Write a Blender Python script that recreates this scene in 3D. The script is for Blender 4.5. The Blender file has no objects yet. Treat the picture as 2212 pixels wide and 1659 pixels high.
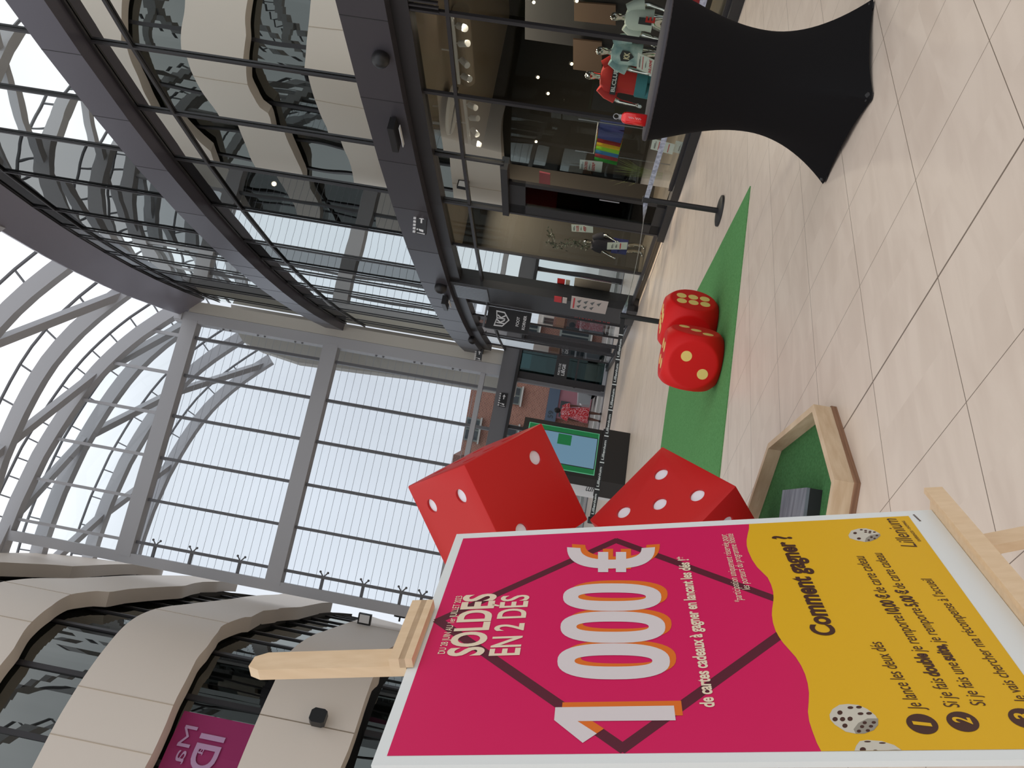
import bpy, bmesh, math, random
from mathutils import Vector, Matrix
random.seed(7)
SC = bpy.context.scene
COL = SC.collection
# ---------------------------------------------------------------- camera, sky, exposure
CAM_H = 1.28
FPX = 1774.617
ROLL, PITCH = math.radians(9.755), math.radians(3.905)
_r = Vector((1, 0, 0)); _f = Vector((0, math.cos(PITCH), math.sin(PITCH))); _u = _r.cross(_f)
CR = math.cos(ROLL) * _r + math.sin(ROLL) * _u
CU = -math.sin(ROLL) * _r + math.cos(ROLL) * _u
CF = _f
CAM = Vector((0, 0, CAM_H))
cd = bpy.data.cameras.new('camera')
cam = bpy.data.objects.new('camera', cd)
COL.objects.link(cam)
cd.sensor_fit = 'HORIZONTAL'; cd.sensor_width = 36.0
cd.lens = FPX / 2212.0 * 36.0
cd.clip_start = 0.05; cd.clip_end = 500
# the photograph was taken with the phone on its side: image right is world down
m = Matrix((-CU, CR, -CF)).transposed().to_4x4()
m.translation = CAM
cam.matrix_world = m
SC.camera = cam

w = bpy.data.worlds.new('overcast_sky'); SC.world = w; w.use_nodes = True
nt = w.node_tree; nt.nodes.clear()
def N(nt, t, **k):
    n = nt.nodes.new(t)
    for a, b in k.items():
        if a.startswith('i_'):
            n.inputs[int(a[2:])].default_value = b
        else:
            setattr(n, a, b)
    return n
tc = N(nt, 'ShaderNodeTexCoord'); sep = N(nt, 'ShaderNodeSeparateXYZ'); nt.links.new(tc.outputs['Generated'], sep.inputs[0])
rp = N(nt, 'ShaderNodeValToRGB'); nt.links.new(sep.outputs[2], rp.inputs[0])
cr = rp.color_ramp
cr.elements[0].position = 0.0; cr.elements[0].color = (0.30, 0.30, 0.31, 1)
cr.elements[1].position = 1.0; cr.elements[1].color = (.58, .58, .58, 1)
for pos, c in ((0.02, (0.46, 0.49, 0.53, 1)), (0.25, (0.47, 0.50, 0.545, 1)), (0.42, (0.50, 0.53, 0.57, 1)), (0.56, (0.74, 0.755, 0.79, 1)), (0.80, (0.74, 0.745, 0.76, 1))):
    e = cr.elements.new(pos); e.color = c
nz = N(nt, 'ShaderNodeTexNoise'); nz.inputs['Scale'].default_value = 2.6; nz.inputs['Detail'].default_value = 5
nt.links.new(tc.outputs['Generated'], nz.inputs['Vector'])
mr = N(nt, 'ShaderNodeMapRange'); nt.links.new(nz.outputs[0], mr.inputs[0])
mr.inputs[1].default_value = .3; mr.inputs[2].default_value = .7; mr.inputs[3].default_value = .88; mr.inputs[4].default_value = 1.10
mx = N(nt, 'ShaderNodeVectorMath', operation='SCALE'); nt.links.new(rp.outputs[0], mx.inputs[0]); nt.links.new(mr.outputs[0], mx.inputs['Scale'])
bg = N(nt, 'ShaderNodeBackground'); bg.inputs[1].default_value = 1.65
nt.links.new(mx.outputs[0], bg.inputs[0])
wo = N(nt, 'ShaderNodeOutputWorld'); nt.links.new(bg.outputs[0], wo.inputs[0])
SC.view_settings.view_transform = 'Standard'
SC.view_settings.look = 'None'
SC.view_settings.exposure = 0.0
SC.view_settings.gamma = 1.0
SC.view_settings.use_curve_mapping = False

def area(name, loc, size, power, col=(1, 1, 1), rot=(0, 0, 0)):
    d = bpy.data.lights.new(name, 'AREA'); d.shape = 'RECTANGLE'; d.size, d.size_y = size; d.energy = power; d.color = col
    o = bpy.data.objects.new(name, d); o.location = loc; o.rotation_euler = rot; COL.objects.link(o); return o

# ---------------------------------------------------------------- helpers
def ray(x, y):
    U = 829.5 - y; V = 1106 - x
    return CR * U + CU * V + CF * FPX
def atz(x, y, z=0.0):
    d = ray(x, y); t = (z - CAM_H) / d.z; p = CAM + d * t; return Vector((p.x, p.y, z))
def onv(x, y, P, D):
    """point seen at (x,y) on the vertical plane through P along D"""
    n = Vector((-D[1], D[0], 0)); d = ray(x, y); t = (Vector((P[0], P[1], 0)) - Vector((CAM.x, CAM.y, 0))).dot(n) / d.dot(n)
    return CAM + d * t
def lin(c):
    c = c / 255.0
    return c / 12.92 if c <= .04045 else ((c + .055) / 1.055) ** 2.4
def rgb(r, g, b): return (lin(r), lin(g), lin(b), 1)

def mat(name, col, rough=.6, metal=0.0, noise=None, bump=None, spec=.5, emit=None, coat=0):
    m = bpy.data.materials.new(name); m.use_nodes = True; nt = m.node_tree
    b = nt.nodes['Principled BSDF']; b.inputs['Base Color'].default_value = col
    b.inputs['Roughness'].default_value = rough; b.inputs['Metallic'].default_value = metal
    b.inputs['Specular IOR Level'].default_value = spec
    if coat: b.inputs['Coat Weight'].default_value = coat; b.inputs['Coat Roughness'].default_value = .1
    if emit: b.inputs['Emission Color'].default_value = emit[0]; b.inputs['Emission Strength'].default_value = emit[1]
    tcn = None
    if noise or bump:
        tcn = N(nt, 'ShaderNodeTexCoord')
    if noise:   # (scale vec, col2, detail)
        mp = N(nt, 'ShaderNodeMapping'); mp.inputs['Scale'].default_value = noise[0]; nt.links.new(tcn.outputs['Object'], mp.inputs[0])
        n = N(nt, 'ShaderNodeTexNoise'); n.inputs['Scale'].default_value = 1; n.inputs['Detail'].default_value = 6; nt.links.new(mp.outputs[0], n.inputs['Vector'])
        r = N(nt, 'ShaderNodeValToRGB'); r.color_ramp.elements[0].position = .35; r.color_ramp.elements[1].position = .68
        r.color_ramp.elements[0].color = noise[1]; r.color_ramp.elements[1].color = col
        nt.links.new(n.outputs[0], r.inputs[0]); nt.links.new(r.outputs[0], b.inputs['Base Color'])
    if bump:    # (scale, strength)
        n = N(nt, 'ShaderNodeTexNoise'); n.inputs['Scale'].default_value = bump[0]; n.inputs['Detail'].default_value = 3; nt.links.new(tcn.outputs['Object'], n.inputs['Vector'])
        bp = N(nt, 'ShaderNodeBump'); bp.inputs['Strength'].default_value = bump[1]; bp.inputs['Distance'].default_value = .02
        nt.links.new(n.outputs[0], bp.inputs['Height']); nt.links.new(bp.outputs[0], b.inputs['Normal'])
    return m

def glass(name, tint, refl_ior=1.9, wave=.0, gcol=(1, 1, 1, 1), lines=None, base=0.0):
    """architectural pane: tinted see-through plus mirror reflection by viewing angle"""
    m = bpy.data.materials.new(name); m.use_nodes = True; nt = m.node_tree; nt.nodes.clear()
    out = N(nt, 'ShaderNodeOutputMaterial'); mix = N(nt, 'ShaderNodeMixShader')
    tr = N(nt, 'ShaderNodeBsdfTransparent'); tr.inputs[0].default_value = tint
    gl = N(nt, 'ShaderNodeBsdfGlossy'); gl.inputs['Roughness'].default_value = 0.0; gl.inputs[0].default_value = gcol
    fr = N(nt, 'ShaderNodeFresnel'); fr.inputs[0].default_value = refl_ior
    ad = N(nt, 'ShaderNodeMath', operation='MAXIMUM'); ad.inputs[1].default_value = base
    nt.links.new(fr.outputs[0], ad.inputs[0])
    if wave:
        g = N(nt, 'ShaderNodeNewGeometry'); n = N(nt, 'ShaderNodeTexNoise'); n.inputs['Scale'].default_value = .55; n.inputs['Detail'].default_value = 1
        nt.links.new(g.outputs['Position'], n.inputs['Vector'])
        bp = N(nt, 'ShaderNodeBump'); bp.inputs['Strength'].default_value = wave; bp.inputs['Distance'].default_value = .1
        nt.links.new(n.outputs[0], bp.inputs['Height']); nt.links.new(bp.outputs[0], gl.inputs['Normal'])
    nt.links.new(ad.outputs[0], mix.inputs[0]); nt.links.new(tr.outputs[0], mix.inputs[1]); nt.links.new(gl.outputs[0], mix.inputs[2])
    last = mix
    if lines:   # (pitch, width, colour) fine horizontal lines printed on the pane
        g = N(nt, 'ShaderNodeNewGeometry'); s = N(nt, 'ShaderNodeSeparateXYZ'); nt.links.new(g.outputs['Position'], s.inputs[0])
        d = N(nt, 'ShaderNodeMath', operation='DIVIDE'); nt.links.new(s.outputs[2], d.inputs[0]); d.inputs[1].default_value = lines[0]
        f = N(nt, 'ShaderNodeMath', operation='FRACT'); nt.links.new(d.outputs[0], f.inputs[0])
        c = N(nt, 'ShaderNodeMath', operation='LESS_THAN'); nt.links.new(f.outputs[0], c.inputs[0]); c.inputs[1].default_value = lines[1] / lines[0]
        df = N(nt, 'ShaderNodeBsdfDiffuse'); df.inputs[0].default_value = lines[2]
        m2 = N(nt, 'ShaderNodeMixShader'); nt.links.new(c.outputs[0], m2.inputs[0]); nt.links.new(mix.outputs[0], m2.inputs[1]); nt.links.new(df.outputs[0], m2.inputs[2]); last = m2
    nt.links.new(last.outputs[0], out.inputs[0])
    return m

class MB:
    def __init__(s): s.v = []; s.f = []
    def add(s, vs, fs):
        o = len(s.v); s.v += [Vector(v) for v in vs]; s.f += [tuple(i + o for i in f) for f in fs]; return s
    def box(s, c, size, R=None):
        c = Vector(c); h = [a / 2 for a in size]; vs = []
        for x in (-1, 1):
            for y in (-1, 1):
                for z in (-1, 1):
                    p = Vector((x * h[0], y * h[1], z * h[2]))
                    vs.append(c + (R @ p if R else p))
        return s.add(vs, [(0, 1, 3, 2), (4, 6, 7, 5), (0, 4, 5, 1), (2, 3, 7, 6), (0, 2, 6, 4), (1, 5, 7, 3)])
    def beam(s, a, b, w, h, up=(0, 0, 1)):
        a = Vector(a); b = Vector(b); d = (b - a).normalized(); up = Vector(up)
        if abs(d.dot(up)) > .98: up = Vector((0, 1, 0))
        sd = d.cross(up).normalized(); u2 = sd.cross(d).normalized(); vs = []
        for p in (a, b):
            for i, j in ((-1, -1), (1, -1), (1, 1), (-1, 1)): vs.append(p + sd * (i * w / 2) + u2 * (j * h / 2))
        return s.add(vs, [(0, 3, 2, 1), (4, 5, 6, 7), (0, 1, 5, 4), (1, 2, 6, 5), (2, 3, 7, 6), (3, 0, 4, 7)])
    def sweep(s, path, sec, side, up):
        """section (list of 2d) swept along path with per-point side/up vectors"""
        n = len(sec); vs = []
        for p, a, b in zip(path, side, up):
            for i, j in sec: vs.append(Vector(p) + Vector(a) * i + Vector(b) * j)
        fs = []
        for k in range(len(path) - 1):
            for i in range(n): fs.append((k * n + i, k * n + (i + 1) % n, (k + 1) * n + (i + 1) % n, (k + 1) * n + i))
        fs.append(tuple(range(n))[::-1]); fs.append(tuple((len(path) - 1) * n + i for i in range(n)))
        return s.add(vs, fs)
    def tube(s, path, r, n=10, closed=False):
        path = [Vector(p) for p in path]; rs = r if isinstance(r, (list, tuple)) else [r] * len(path)
        vs = []; prev = None
        for k, p in enumerate(path):
            if closed: d = (path[(k + 1) % len(path)] - path[k - 1])
            else: d = (path[min(k + 1, len(path) - 1)] - path[max(k - 1, 0)])
            d.normalize()
            if prev is None:
                a = Vector((0, 0, 1)) if abs(d.z) < .9 else Vector((1, 0, 0)); a = (a - d * a.dot(d)).normalized()
            else: a = (prev - d * prev.dot(d)).normalized()
            prev = a; b = d.cross(a)
            for i in range(n):
                t = 2 * math.pi * i / n; vs.append(p + (a * math.cos(t) + b * math.sin(t)) * rs[k])
        fs = []; K = len(path)
        for k in range(K if closed else K - 1):
            for i in range(n): fs.append((k * n + i, k * n + (i + 1) % n, ((k + 1) % K) * n + (i + 1) % n, ((k + 1) % K) * n + i))
        if not closed: fs.append(tuple(range(n))[::-1]); fs.append(tuple((K - 1) * n + i for i in range(n)))
        return s.add(vs, fs)
    def lathe(s, prof, c=(0, 0, 0), n=24, R=None, cap=True):
        c = Vector(c); vs = []
        for r, z in prof:
            for i in range(n):
                t = 2 * math.pi * i / n; p = Vector((r * math.cos(t), r * math.sin(t), z)); vs.append(c + (R @ p if R else p))
        fs = []
        for k in range(len(prof) - 1):
            for i in range(n): fs.append((k * n + i, k * n + (i + 1) % n, (k + 1) * n + (i + 1) % n, (k + 1) * n + i))
        if cap: fs.append(tuple(range(n))[::-1]); fs.append(tuple((len(prof) - 1) * n + i for i in range(n)))
        return s.add(vs, fs)
    def ball(s, c, r, n=12, R=None):
        r = r if isinstance(r, (tuple, list)) else (r, r, r)
        pr = []; c = Vector(c); vs = []
        for k in range(n // 2 + 1):
            ph = math.pi * k / (n // 2)
            for i in range(n):
                t = 2 * math.pi * i / n; p = Vector((math.sin(ph) * math.cos(t) * r[0], math.sin(ph) * math.sin(t) * r[1], -math.cos(ph) * r[2]))
                vs.append(c + (R @ p if R else p))
        fs = [(k * n + i, k * n + (i + 1) % n, (k + 1) * n + (i + 1) % n, (k + 1) * n + i) for k in range(n // 2) for i in range(n)]
        return s.add(vs, fs)
    def prism(s, poly, O, U, V, t=0.0, W=None):
        """2d polygon in frame O,U,V extruded t along W"""
        O = Vector(O); U = Vector(U); V = Vector(V); W = Vector(W) if W is not None else U.cross(V).normalized(); n = len(poly)
        a = [O + U * p[0] + V * p[1] for p in poly]
        if t == 0: return s.add(a, [tuple(range(n))])
        b = [p + W * t for p in a]
        return s.add(a + b, [tuple(range(n))[::-1], tuple(range(n, 2 * n))] + [(i, (i + 1) % n, n + (i + 1) % n, n + i) for i in range(n)])
    def build(s, name, m, parent=None, smooth=False, ang=None, loc=None):
        me = bpy.data.meshes.new(name)
        o = Vector(loc) if loc is not None else Vector((0, 0, 0))
        if loc is None and parent is None and s.v:
            lo = Vector([min(v[i] for v in s.v) for i in range(3)]); hi = Vector([max(v[i] for v in s.v) for i in range(3)])
            o = Vector(((lo.x + hi.x) / 2, (lo.y + hi.y) / 2, lo.z))
        par = Vector((0, 0, 0))
        if parent is not None:
            par = world_loc(parent)
            if loc is None: o = par.copy()
        me.from_pydata([v - o for v in s.v], [], s.f); me.validate()
        bm = bmesh.new(); bm.from_mesh(me); bmesh.ops.remove_doubles(bm, verts=bm.verts, dist=1e-5); bmesh.ops.recalc_face_normals(bm, faces=bm.faces); bm.to_mesh(me); bm.free()
        me.materials.append(m)
        if smooth:
            me.polygons.foreach_set('use_smooth', [True] * len(me.polygons))
            me.set_sharp_from_angle(angle=math.radians(ang or 40))
        ob = bpy.data.objects.new(name, me); COL.objects.link(ob)
        if parent is not None: ob.parent = parent; ob.location = o - par
        else: ob.location = o
        return ob
def world_loc(o):
    v = Vector((0, 0, 0))
    while o is not None: v += o.location; o = o.parent
    return v
def tag(o, label, cat, group=None, kind=None):
    if label: o['label'] = label
    if cat: o['category'] = cat
    if group: o['group'] = group
    if kind: o['kind'] = kind
    return o
def thing(name, loc, label=None, cat=None, group=None, kind=None):
    o = bpy.data.objects.new(name, None); o.empty_display_size = .1; COL.objects.link(o); o.location = loc
    return tag(o, label, cat, group, kind)
def struct(o): o['kind'] = 'structure'; return o
def copy_tree(o, loc=None, parent=None):
    c = o.copy(); COL.objects.link(c)
    if parent is not None: c.parent = parent
    if loc is not None: c.location = loc
    for ch in list(o.children): copy_tree(ch, parent=c)
    return c

_tc = {}
def text_mesh(body, bold=0.0):
    """outline letters -> (verts2d, faces, width, height of a capital)"""
    k = (body, bold)
    if k in _tc: return _tc[k]
    cu = bpy.data.curves.new('t', 'FONT'); cu.body = body; cu.size = 1; cu.offset = bold; cu.resolution_u = 5
    ob = bpy.data.objects.new('t', cu); COL.objects.link(ob)
    dg = bpy.context.evaluated_depsgraph_get(); me = bpy.data.meshes.new_from_object(ob.evaluated_get(dg))
    vs = [v.co.copy() for v in me.vertices]; fs = [tuple(p.vertices) for p in me.polygons]
    bpy.data.objects.remove(ob); bpy.data.curves.remove(cu); bpy.data.meshes.remove(me)
    x0 = min(v.x for v in vs); x1 = max(v.x for v in vs)
    _tc[k] = (vs, fs, x0, x1); return _tc[k]
def letter(name, body, O, U, V, width, height, m, parent, bold=0.0, t=0.0, W=None, shear=0.0, capref=.70):
    """lettering of given world width / capital height, baseline origin O, right U, up V"""
    vs, fs, x0, x1 = text_mesh(body, bold)
    sx = width / (x1 - x0); sy = height / capref
    O = Vector(O); U = Vector(U).normalized(); V = Vector(V).normalized()
    mb = MB(); mb.add([O + U * ((v.x - x0) * sx + shear * v.y * sy) + V * (v.y * sy) for v in vs], fs)
    return mb.build(name, m, parent)
def skin(name, nodes, edges, m, parent, root=None, sub=2, branch=.9):
    """one continuous body grown from a joint skeleton"""
    keys = list(nodes); me = bpy.data.meshes.new(name)
    par = world_loc(parent) if parent is not None else Vector((0, 0, 0))
    me.from_pydata([Vector(nodes[k][:3]) - par for k in keys], [(keys.index(a), keys.index(b)) for a, b in edges], [])
    ob = bpy.data.objects.new(name, me); COL.objects.link(ob)
    md = ob.modifiers.new('s', 'SKIN'); md.branch_smoothing = branch
    lay = me.skin_vertices[0].data
    for i, k in enumerate(keys):
        r = nodes[k][3]; lay[i].radius = (r, r) if not isinstance(r, tuple) else r; lay[i].use_root = (k == (root or keys[0]))
    sd = ob.modifiers.new('u', 'SUBSURF'); sd.levels = sd.render_levels = sub
    dg = bpy.context.evaluated_depsgraph_get(); me2 = bpy.data.meshes.new_from_object(ob.evaluated_get(dg))
    bpy.data.objects.remove(ob); me2.materials.clear(); me2.materials.append(m); me2.polygons.foreach_set('use_smooth', [True] * len(me2.polygons))
    o2 = bpy.data.objects.new(name, me2); COL.objects.link(o2)
    if parent is not None: o2.parent = parent
    return o2
# ---------------------------------------------------------------- materials
M = {}
M['steel'] = mat('painted_grey_steel', rgb(186, 186, 189), .45, .0)
M['steel_d'] = mat('dark_grey_steel', rgb(112, 112, 115), .45, .0)
M['alu'] = mat('dark_window_aluminium', rgb(52, 50, 52), .4, .2)
M['black'] = mat('black_panel', rgb(38, 37, 38), .45)
M['panel'] = mat('graphite_cladding', rgb(88, 85, 94), .32, .3)
M['soffit'] = mat('polished_graphite_soffit', rgb(150, 147, 158), .25, .35, bump=(1.2, .25))
M['cream'] = mat('beige_composite_cladding', rgb(230, 219, 206), .5, bump=(.8, .05))
M['cream2'] = mat('pale_stone_cladding', rgb(205, 200, 190), .6)
M['pink_wall'] = mat('pale_render', rgb(196, 180, 160), .6)
M['glassR'] = glass('facade_glass', (.30, .32, .31, 1), 2.1, wave=.07, gcol=(.84, .87, .85, 1), base=.31)
M['glassG'] = glass('shopfront_glass', (.80, .83, .80, 1), 1.2, wave=.05, gcol=(.8, .82, .78, 1))
M['glassC'] = glass('clear_glass', (.90, .93, .94, 1), 1.35)
M['glassE'] = glass('end_wall_glass', (.90, .93, .955, 1), 1.25, lines=(.268, .013, rgb(176, 181, 188)))
M['glassL'] = glass('left_building_glass', (.16, .17, .16, 1), 1.9, wave=.10, gcol=(.75, .78, .74, 1), base=.22)
M['teal'] = glass('teal_glass', (.10, .17, .175, 1), 1.4, gcol=(.5, .7, .7, 1), base=.07)
M['dark_in'] = mat('dark_interior_wall', rgb(58, 54, 48), .8)
M['brown_in'] = mat('brown_interior_wall', rgb(120, 92, 66), .7)
M['ceil_in'] = mat('shop_ceiling_paint', rgb(168, 156, 140), .8)
M['shopfloor'] = mat('shop_floor_vinyl', rgb(98, 90, 78), .5)
M['white'] = mat('matt_white', rgb(225, 225, 225), .5)
M['white_c'] = mat('white_card', rgb(236, 232, 236), .6)
M['metal'] = mat('brushed_metal', rgb(160, 160, 160), .3, 1.0)
M['chrome'] = mat('chrome_mannequin', rgb(215, 215, 210), .08, 1.0)
M['blackp'] = mat('black_plastic', rgb(30, 29, 30), .4)
M['warm'] = mat('warm_lamp', rgb(255, 240, 210), .5, emit=((1, .8, .5, 1), 9))

# floor: square porcelain tiles laid diagonally
def floor_material():
    m = mat('beige_porcelain_tiles', rgb(222, 208, 193), .42, spec=.45); nt = m.node_tree; b = nt.nodes['Principled BSDF']; L = nt.links.new
    g = N(nt, 'ShaderNodeNewGeometry')
    def axis(dx, dy, pitch, ox, oy, wd):
        sub = N(nt, 'ShaderNodeVectorMath', operation='SUBTRACT'); L(g.outputs['Position'], sub.inputs[0]); sub.inputs[1].default_value = (ox, oy, 0)
        dt = N(nt, 'ShaderNodeVectorMath', operation='DOT_PRODUCT'); L(sub.outputs[0], dt.inputs[0]); dt.inputs[1].default_value = (dx / pitch, dy / pitch, 0)
        a = N(nt, 'ShaderNodeMath', operation='ADD'); L(dt.outputs['Value'], a.inputs[0]); a.inputs[1].default_value = 100.5
        f = N(nt, 'ShaderNodeMath', operation='FRACT'); L(a.outputs[0], f.inputs[0])
        s = N(nt, 'ShaderNodeMath', operation='SUBTRACT'); L(f.outputs[0], s.inputs[0]); s.inputs[1].default_value = .5
        ab = N(nt, 'ShaderNodeMath', operation='ABSOLUTE'); L(s.outputs[0], ab.inputs[0])
        lt = N(nt, 'ShaderNodeMath', operation='LESS_THAN'); L(ab.outputs[0], lt.inputs[0]); lt.inputs[1].default_value = wd / 2 / pitch
        fl = N(nt, 'ShaderNodeMath', operation='FLOOR'); L(a.outputs[0], fl.inputs[0])
        ab2 = N(nt, 'ShaderNodeMath', operation='ABSOLUTE'); L(dt.outputs['Value'], ab2.inputs[0])
        th = N(nt, 'ShaderNodeMath', operation='LESS_THAN'); L(ab2.outputs[0], th.inputs[0]); th.inputs[1].default_value = .010 / 2 / pitch
        return lt, fl, th
    ox, oy = .27210, 3.61789
    l1, f1, _ = axis(.632466, -.774588, .61040, ox, oy, .0042)
    l2, f2, t2 = axis(.774588, .632466, .60232, ox, oy, .0036)
    mx1 = N(nt, 'ShaderNodeMath', operation='MAXIMUM'); L(l1.outputs[0], mx1.inputs[0]); L(l2.outputs[0], mx1.inputs[1])
    mx2 = N(nt, 'ShaderNodeMath', operation='MAXIMUM'); L(mx1.outputs[0], mx2.inputs[0]); L(t2.outputs[0], mx2.inputs[1])
    # veining, stretched along the tile, shifted per tile
    cmb = N(nt, 'ShaderNodeCombineXYZ'); L(f1.outputs[0], cmb.inputs[0]); L(f2.outputs[0], cmb.inputs[1])
    mul = N(nt, 'ShaderNodeVectorMath', operation='SCALE'); L(cmb.outputs[0], mul.inputs[0]); mul.inputs['Scale'].default_value = 3.7
    mp = N(nt, 'ShaderNodeMapping'); mp.inputs['Rotation'].default_value = (0, 0, -math.radians(39.2)); L(g.outputs['Position'], mp.inputs[0])
    sc = N(nt, 'ShaderNodeVectorMath', operation='MULTIPLY'); L(mp.outputs[0], sc.inputs[0]); sc.inputs[1].default_value = (.9, 4.0, 1)
    ad = N(nt, 'ShaderNodeVectorMath', operation='ADD'); L(sc.outputs[0], ad.inputs[0]); L(mul.outputs[0], ad.inputs[1])
    n = N(nt, 'ShaderNodeTexNoise'); n.inputs['Scale'].default_value = 1.6; n.inputs['Detail'].default_value = 8; n.inputs['Distortion'].default_value = .8; L(ad.outputs[0], n.inputs['Vector'])
    r = N(nt, 'ShaderNodeValToRGB'); r.color_ramp.elements[0].position = .32; r.color_ramp.elements[1].position = .62
    r.color_ramp.elements[0].color = rgb(212, 194, 177); r.color_ramp.elements[1].color = rgb(222, 205, 188); L(n.outputs[0], r.inputs[0])
    mc = N(nt, 'ShaderNodeMix', data_type='RGBA'); L(mx2.outputs[0], mc.inputs['Factor']); L(r.outputs[0], mc.inputs['A']); mc.inputs['B'].default_value = rgb(126, 110, 96)
    L(mc.outputs['Result'], b.inputs['Base Color'])
    return m
M['floor'] = floor_material()
fl_ = MB().prism([(-32, -12), (9, -12), (9, 29.6), (-32, 29.6)], (0, 0, 0), (1, 0, 0), (0, 1, 0))
# trim the hall floor to the slanted end wall
E0 = Vector((1.152, 29.27, 0)); ED = Vector((-.97200, -.23499, 0)); EN = Vector((-.23499, .97200, 0))
fl_ = MB().prism([(-32, -12), (14, -12), (14, 32.4), (1.152, 29.27), (-32, 21.3)], (0, 0, 0), (1, 0, 0), (0, 1, 0))
struct(fl_.build('floor', M['floor'], loc=(0, 0, 0)))

# ---------------------------------------------------------------- right-hand facade (curved in plan)
FAC = [(7.24, 4.67), (6.56, 6.22), (5.91, 7.74), (5.29, 9.27), (4.718, 10.792), (4.161, 12.303), (3.647, 13.85), (3.191, 15.382), (2.714, 17.218), (2.285, 19.161), (2.057, 20.365), (1.924, 21.14), (1.718, 22.503), (1.53, 23.987), (1.372, 25.542), (1.22, 27.597), (1.135, 29.1)]
IX = {n: i for i, n in enumerate(range(-4, 13))}       # mullion number -> index
def fn(i):
    """inward normal (away from the hall) at mullion index i"""
    a = Vector(FAC[max(i - 1, 0)]); b = Vector(FAC[min(i + 1, len(FAC) - 1)]); d = (b - a).normalized(); return Vector((d.y, -d.x, 0))
def fp(i, off, z):
    p = FAC[i]; n = fn(i); return Vector((p[0] + n.x * off, p[1] + n.y * off, z))
def behind(x, y, off=0.0):
    """the point of a surface parallel to the facade, 'off' metres inside, seen at (x,y)"""
    d = ray(x, y); best = None
    for i in range(len(FAC) - 1):
        a = fp(i, off, 0); b = fp(i + 1, off, 0); e = b - a
        den = d.x * e.y - d.y * e.x
        if abs(den) < 1e-9: continue
        t = ((a.x) * e.y - (a.y) * e.x) / den; s = ((a.x) * d.y - (a.y) * d.x) / den
        if t > 0 and -0.001 <= s <= 1.001: return CAM + d * t
    return None
def ribbon(i0, i1, sec, name, m, parent=None, smooth=False):
    """section of (offset,z) swept along the facade"""
    idx = list(range(i0, i1 + 1)); mb = MB()
    mb.sweep([Vector((FAC[i][0], FAC[i][1], 0)) for i in idx], sec, [fn(i) for i in idx], [Vector((0, 0, 1))] * len(idx))
    return mb.build(name, m, parent, loc=None if parent is None else None)
NF = len(FAC) - 1
Z = dict(sill=.13, t1=3.70, b0=4.45, b1=5.12, t2=8.85, c0=9.58, c1=10.24, t3=14.3, d0=14.93, d1=15.55)
struct(ribbon(0, NF, [(-.28, Z['b0']), (-.28, Z['b1']), (.12, Z['b1']), (.12, Z['b0'])], 'trim_1', mat('dark_beam_cladding', rgb(70, 67, 72), .35, .2)))
struct(ribbon(0, NF, [(-.28, Z['c0']), (-.28, Z['c1']), (.12, Z['c1']), (.12, Z['c0'])], 'trim_2', M['panel']))
def beam_joints(z0, z1):
    for i in range(1, NF):
        n = fn(i); a = fp(i, -.281, 0)
        MB().beam(a + Vector((0, 0, z0)), a + Vector((0, 0, z1)), .012, .004, n).build('panel_joint', M['black'], bpy.data.objects['trim_1' if z0 < 6 else 'trim_2'])
beam_joints(Z['b0'], Z['b1']); beam_joints(Z['c0'], Z['c1'])
struct(ribbon(0, NF, [(-.02, Z['d0'] - .05), (-.70, Z['d1']), (-.70, Z['d1'] + .07), (-.58, Z['d1'] + .10), (.4, Z['d1'] + .1), (.4, Z['d0'] - .05)], 'trim_3', M['soffit']))
struct(ribbon(0, NF, [(-.10, 4.20), (-.10, 4.46), (.14, 4.46), (.14, 4.20)], 'trim_4', M['alu']))
struct(ribbon(0, 7, [(-.14, 0), (-.14, Z['sill']), (.12, Z['sill']), (.12, 0)], 'baseboard_right', M['black']))
struct(ribbon(9, NF, [(-.14, 0), (-.14, .09), (.12, .09), (.12, 0)], 'baseboard_right_far', M['alu']))
wn = 0
def window(i, z0, z1, ztr, gm, mw=.045, md=.035):
    """one bay: frame (left mullion, transom, sill, head) > pane"""
    global wn; wn += 1
    a = fp(i, 0, 0); b = fp(i + 1, 0, 0); n = ((fn(i) + fn(i + 1)) / 2).normalized()
    mb = MB(); up = n
    mb.beam(a + Vector((0, 0, z0)), a + Vector((0, 0, z1)), mw, md, up)
    for z, h in ((z0 + .03, .06), (z1 - .03, .06)) + (((ztr, .055),) if ztr else ()):
        mb.beam(a + Vector((0, 0, z)), b + Vector((0, 0, z)), md, h)
    o = struct(mb.build('window_%d' % wn, M['alu'], loc=a + Vector((0, 0, z0))))
    p = MB(); e = n * .03
    p.add([a + e + Vector((0, 0, z0)), b + e + Vector((0, 0, z0)), b + e + Vector((0, 0, z1)), a + e + Vector((0, 0, z1))], [(0, 1, 2, 3)])
    p.build('pane', gm, o)
    return o
DOOR = IX[2]          # door bay between mullions 2 and 3
PANEL = IX[5]
for i in range(NF):
    window(i, Z['b1'], Z['c0'], Z['t2'], M['glassR'])
    window(i, Z['c1'], Z['d0'], Z['t3'], M['glassR'])
    if i == PANEL: continue
    if i == DOOR:
        window(i, 3.0, Z['b0'], Z['t1'], M['glassG'])
    elif i > PANEL:
        window(i, .06, Z['b0'], Z['t1'], M['glassC'], .045, .05)
    else:
        window(i, Z['sill'], Z['b0'], Z['t1'], M['glassG'], .06, .05)
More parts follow.
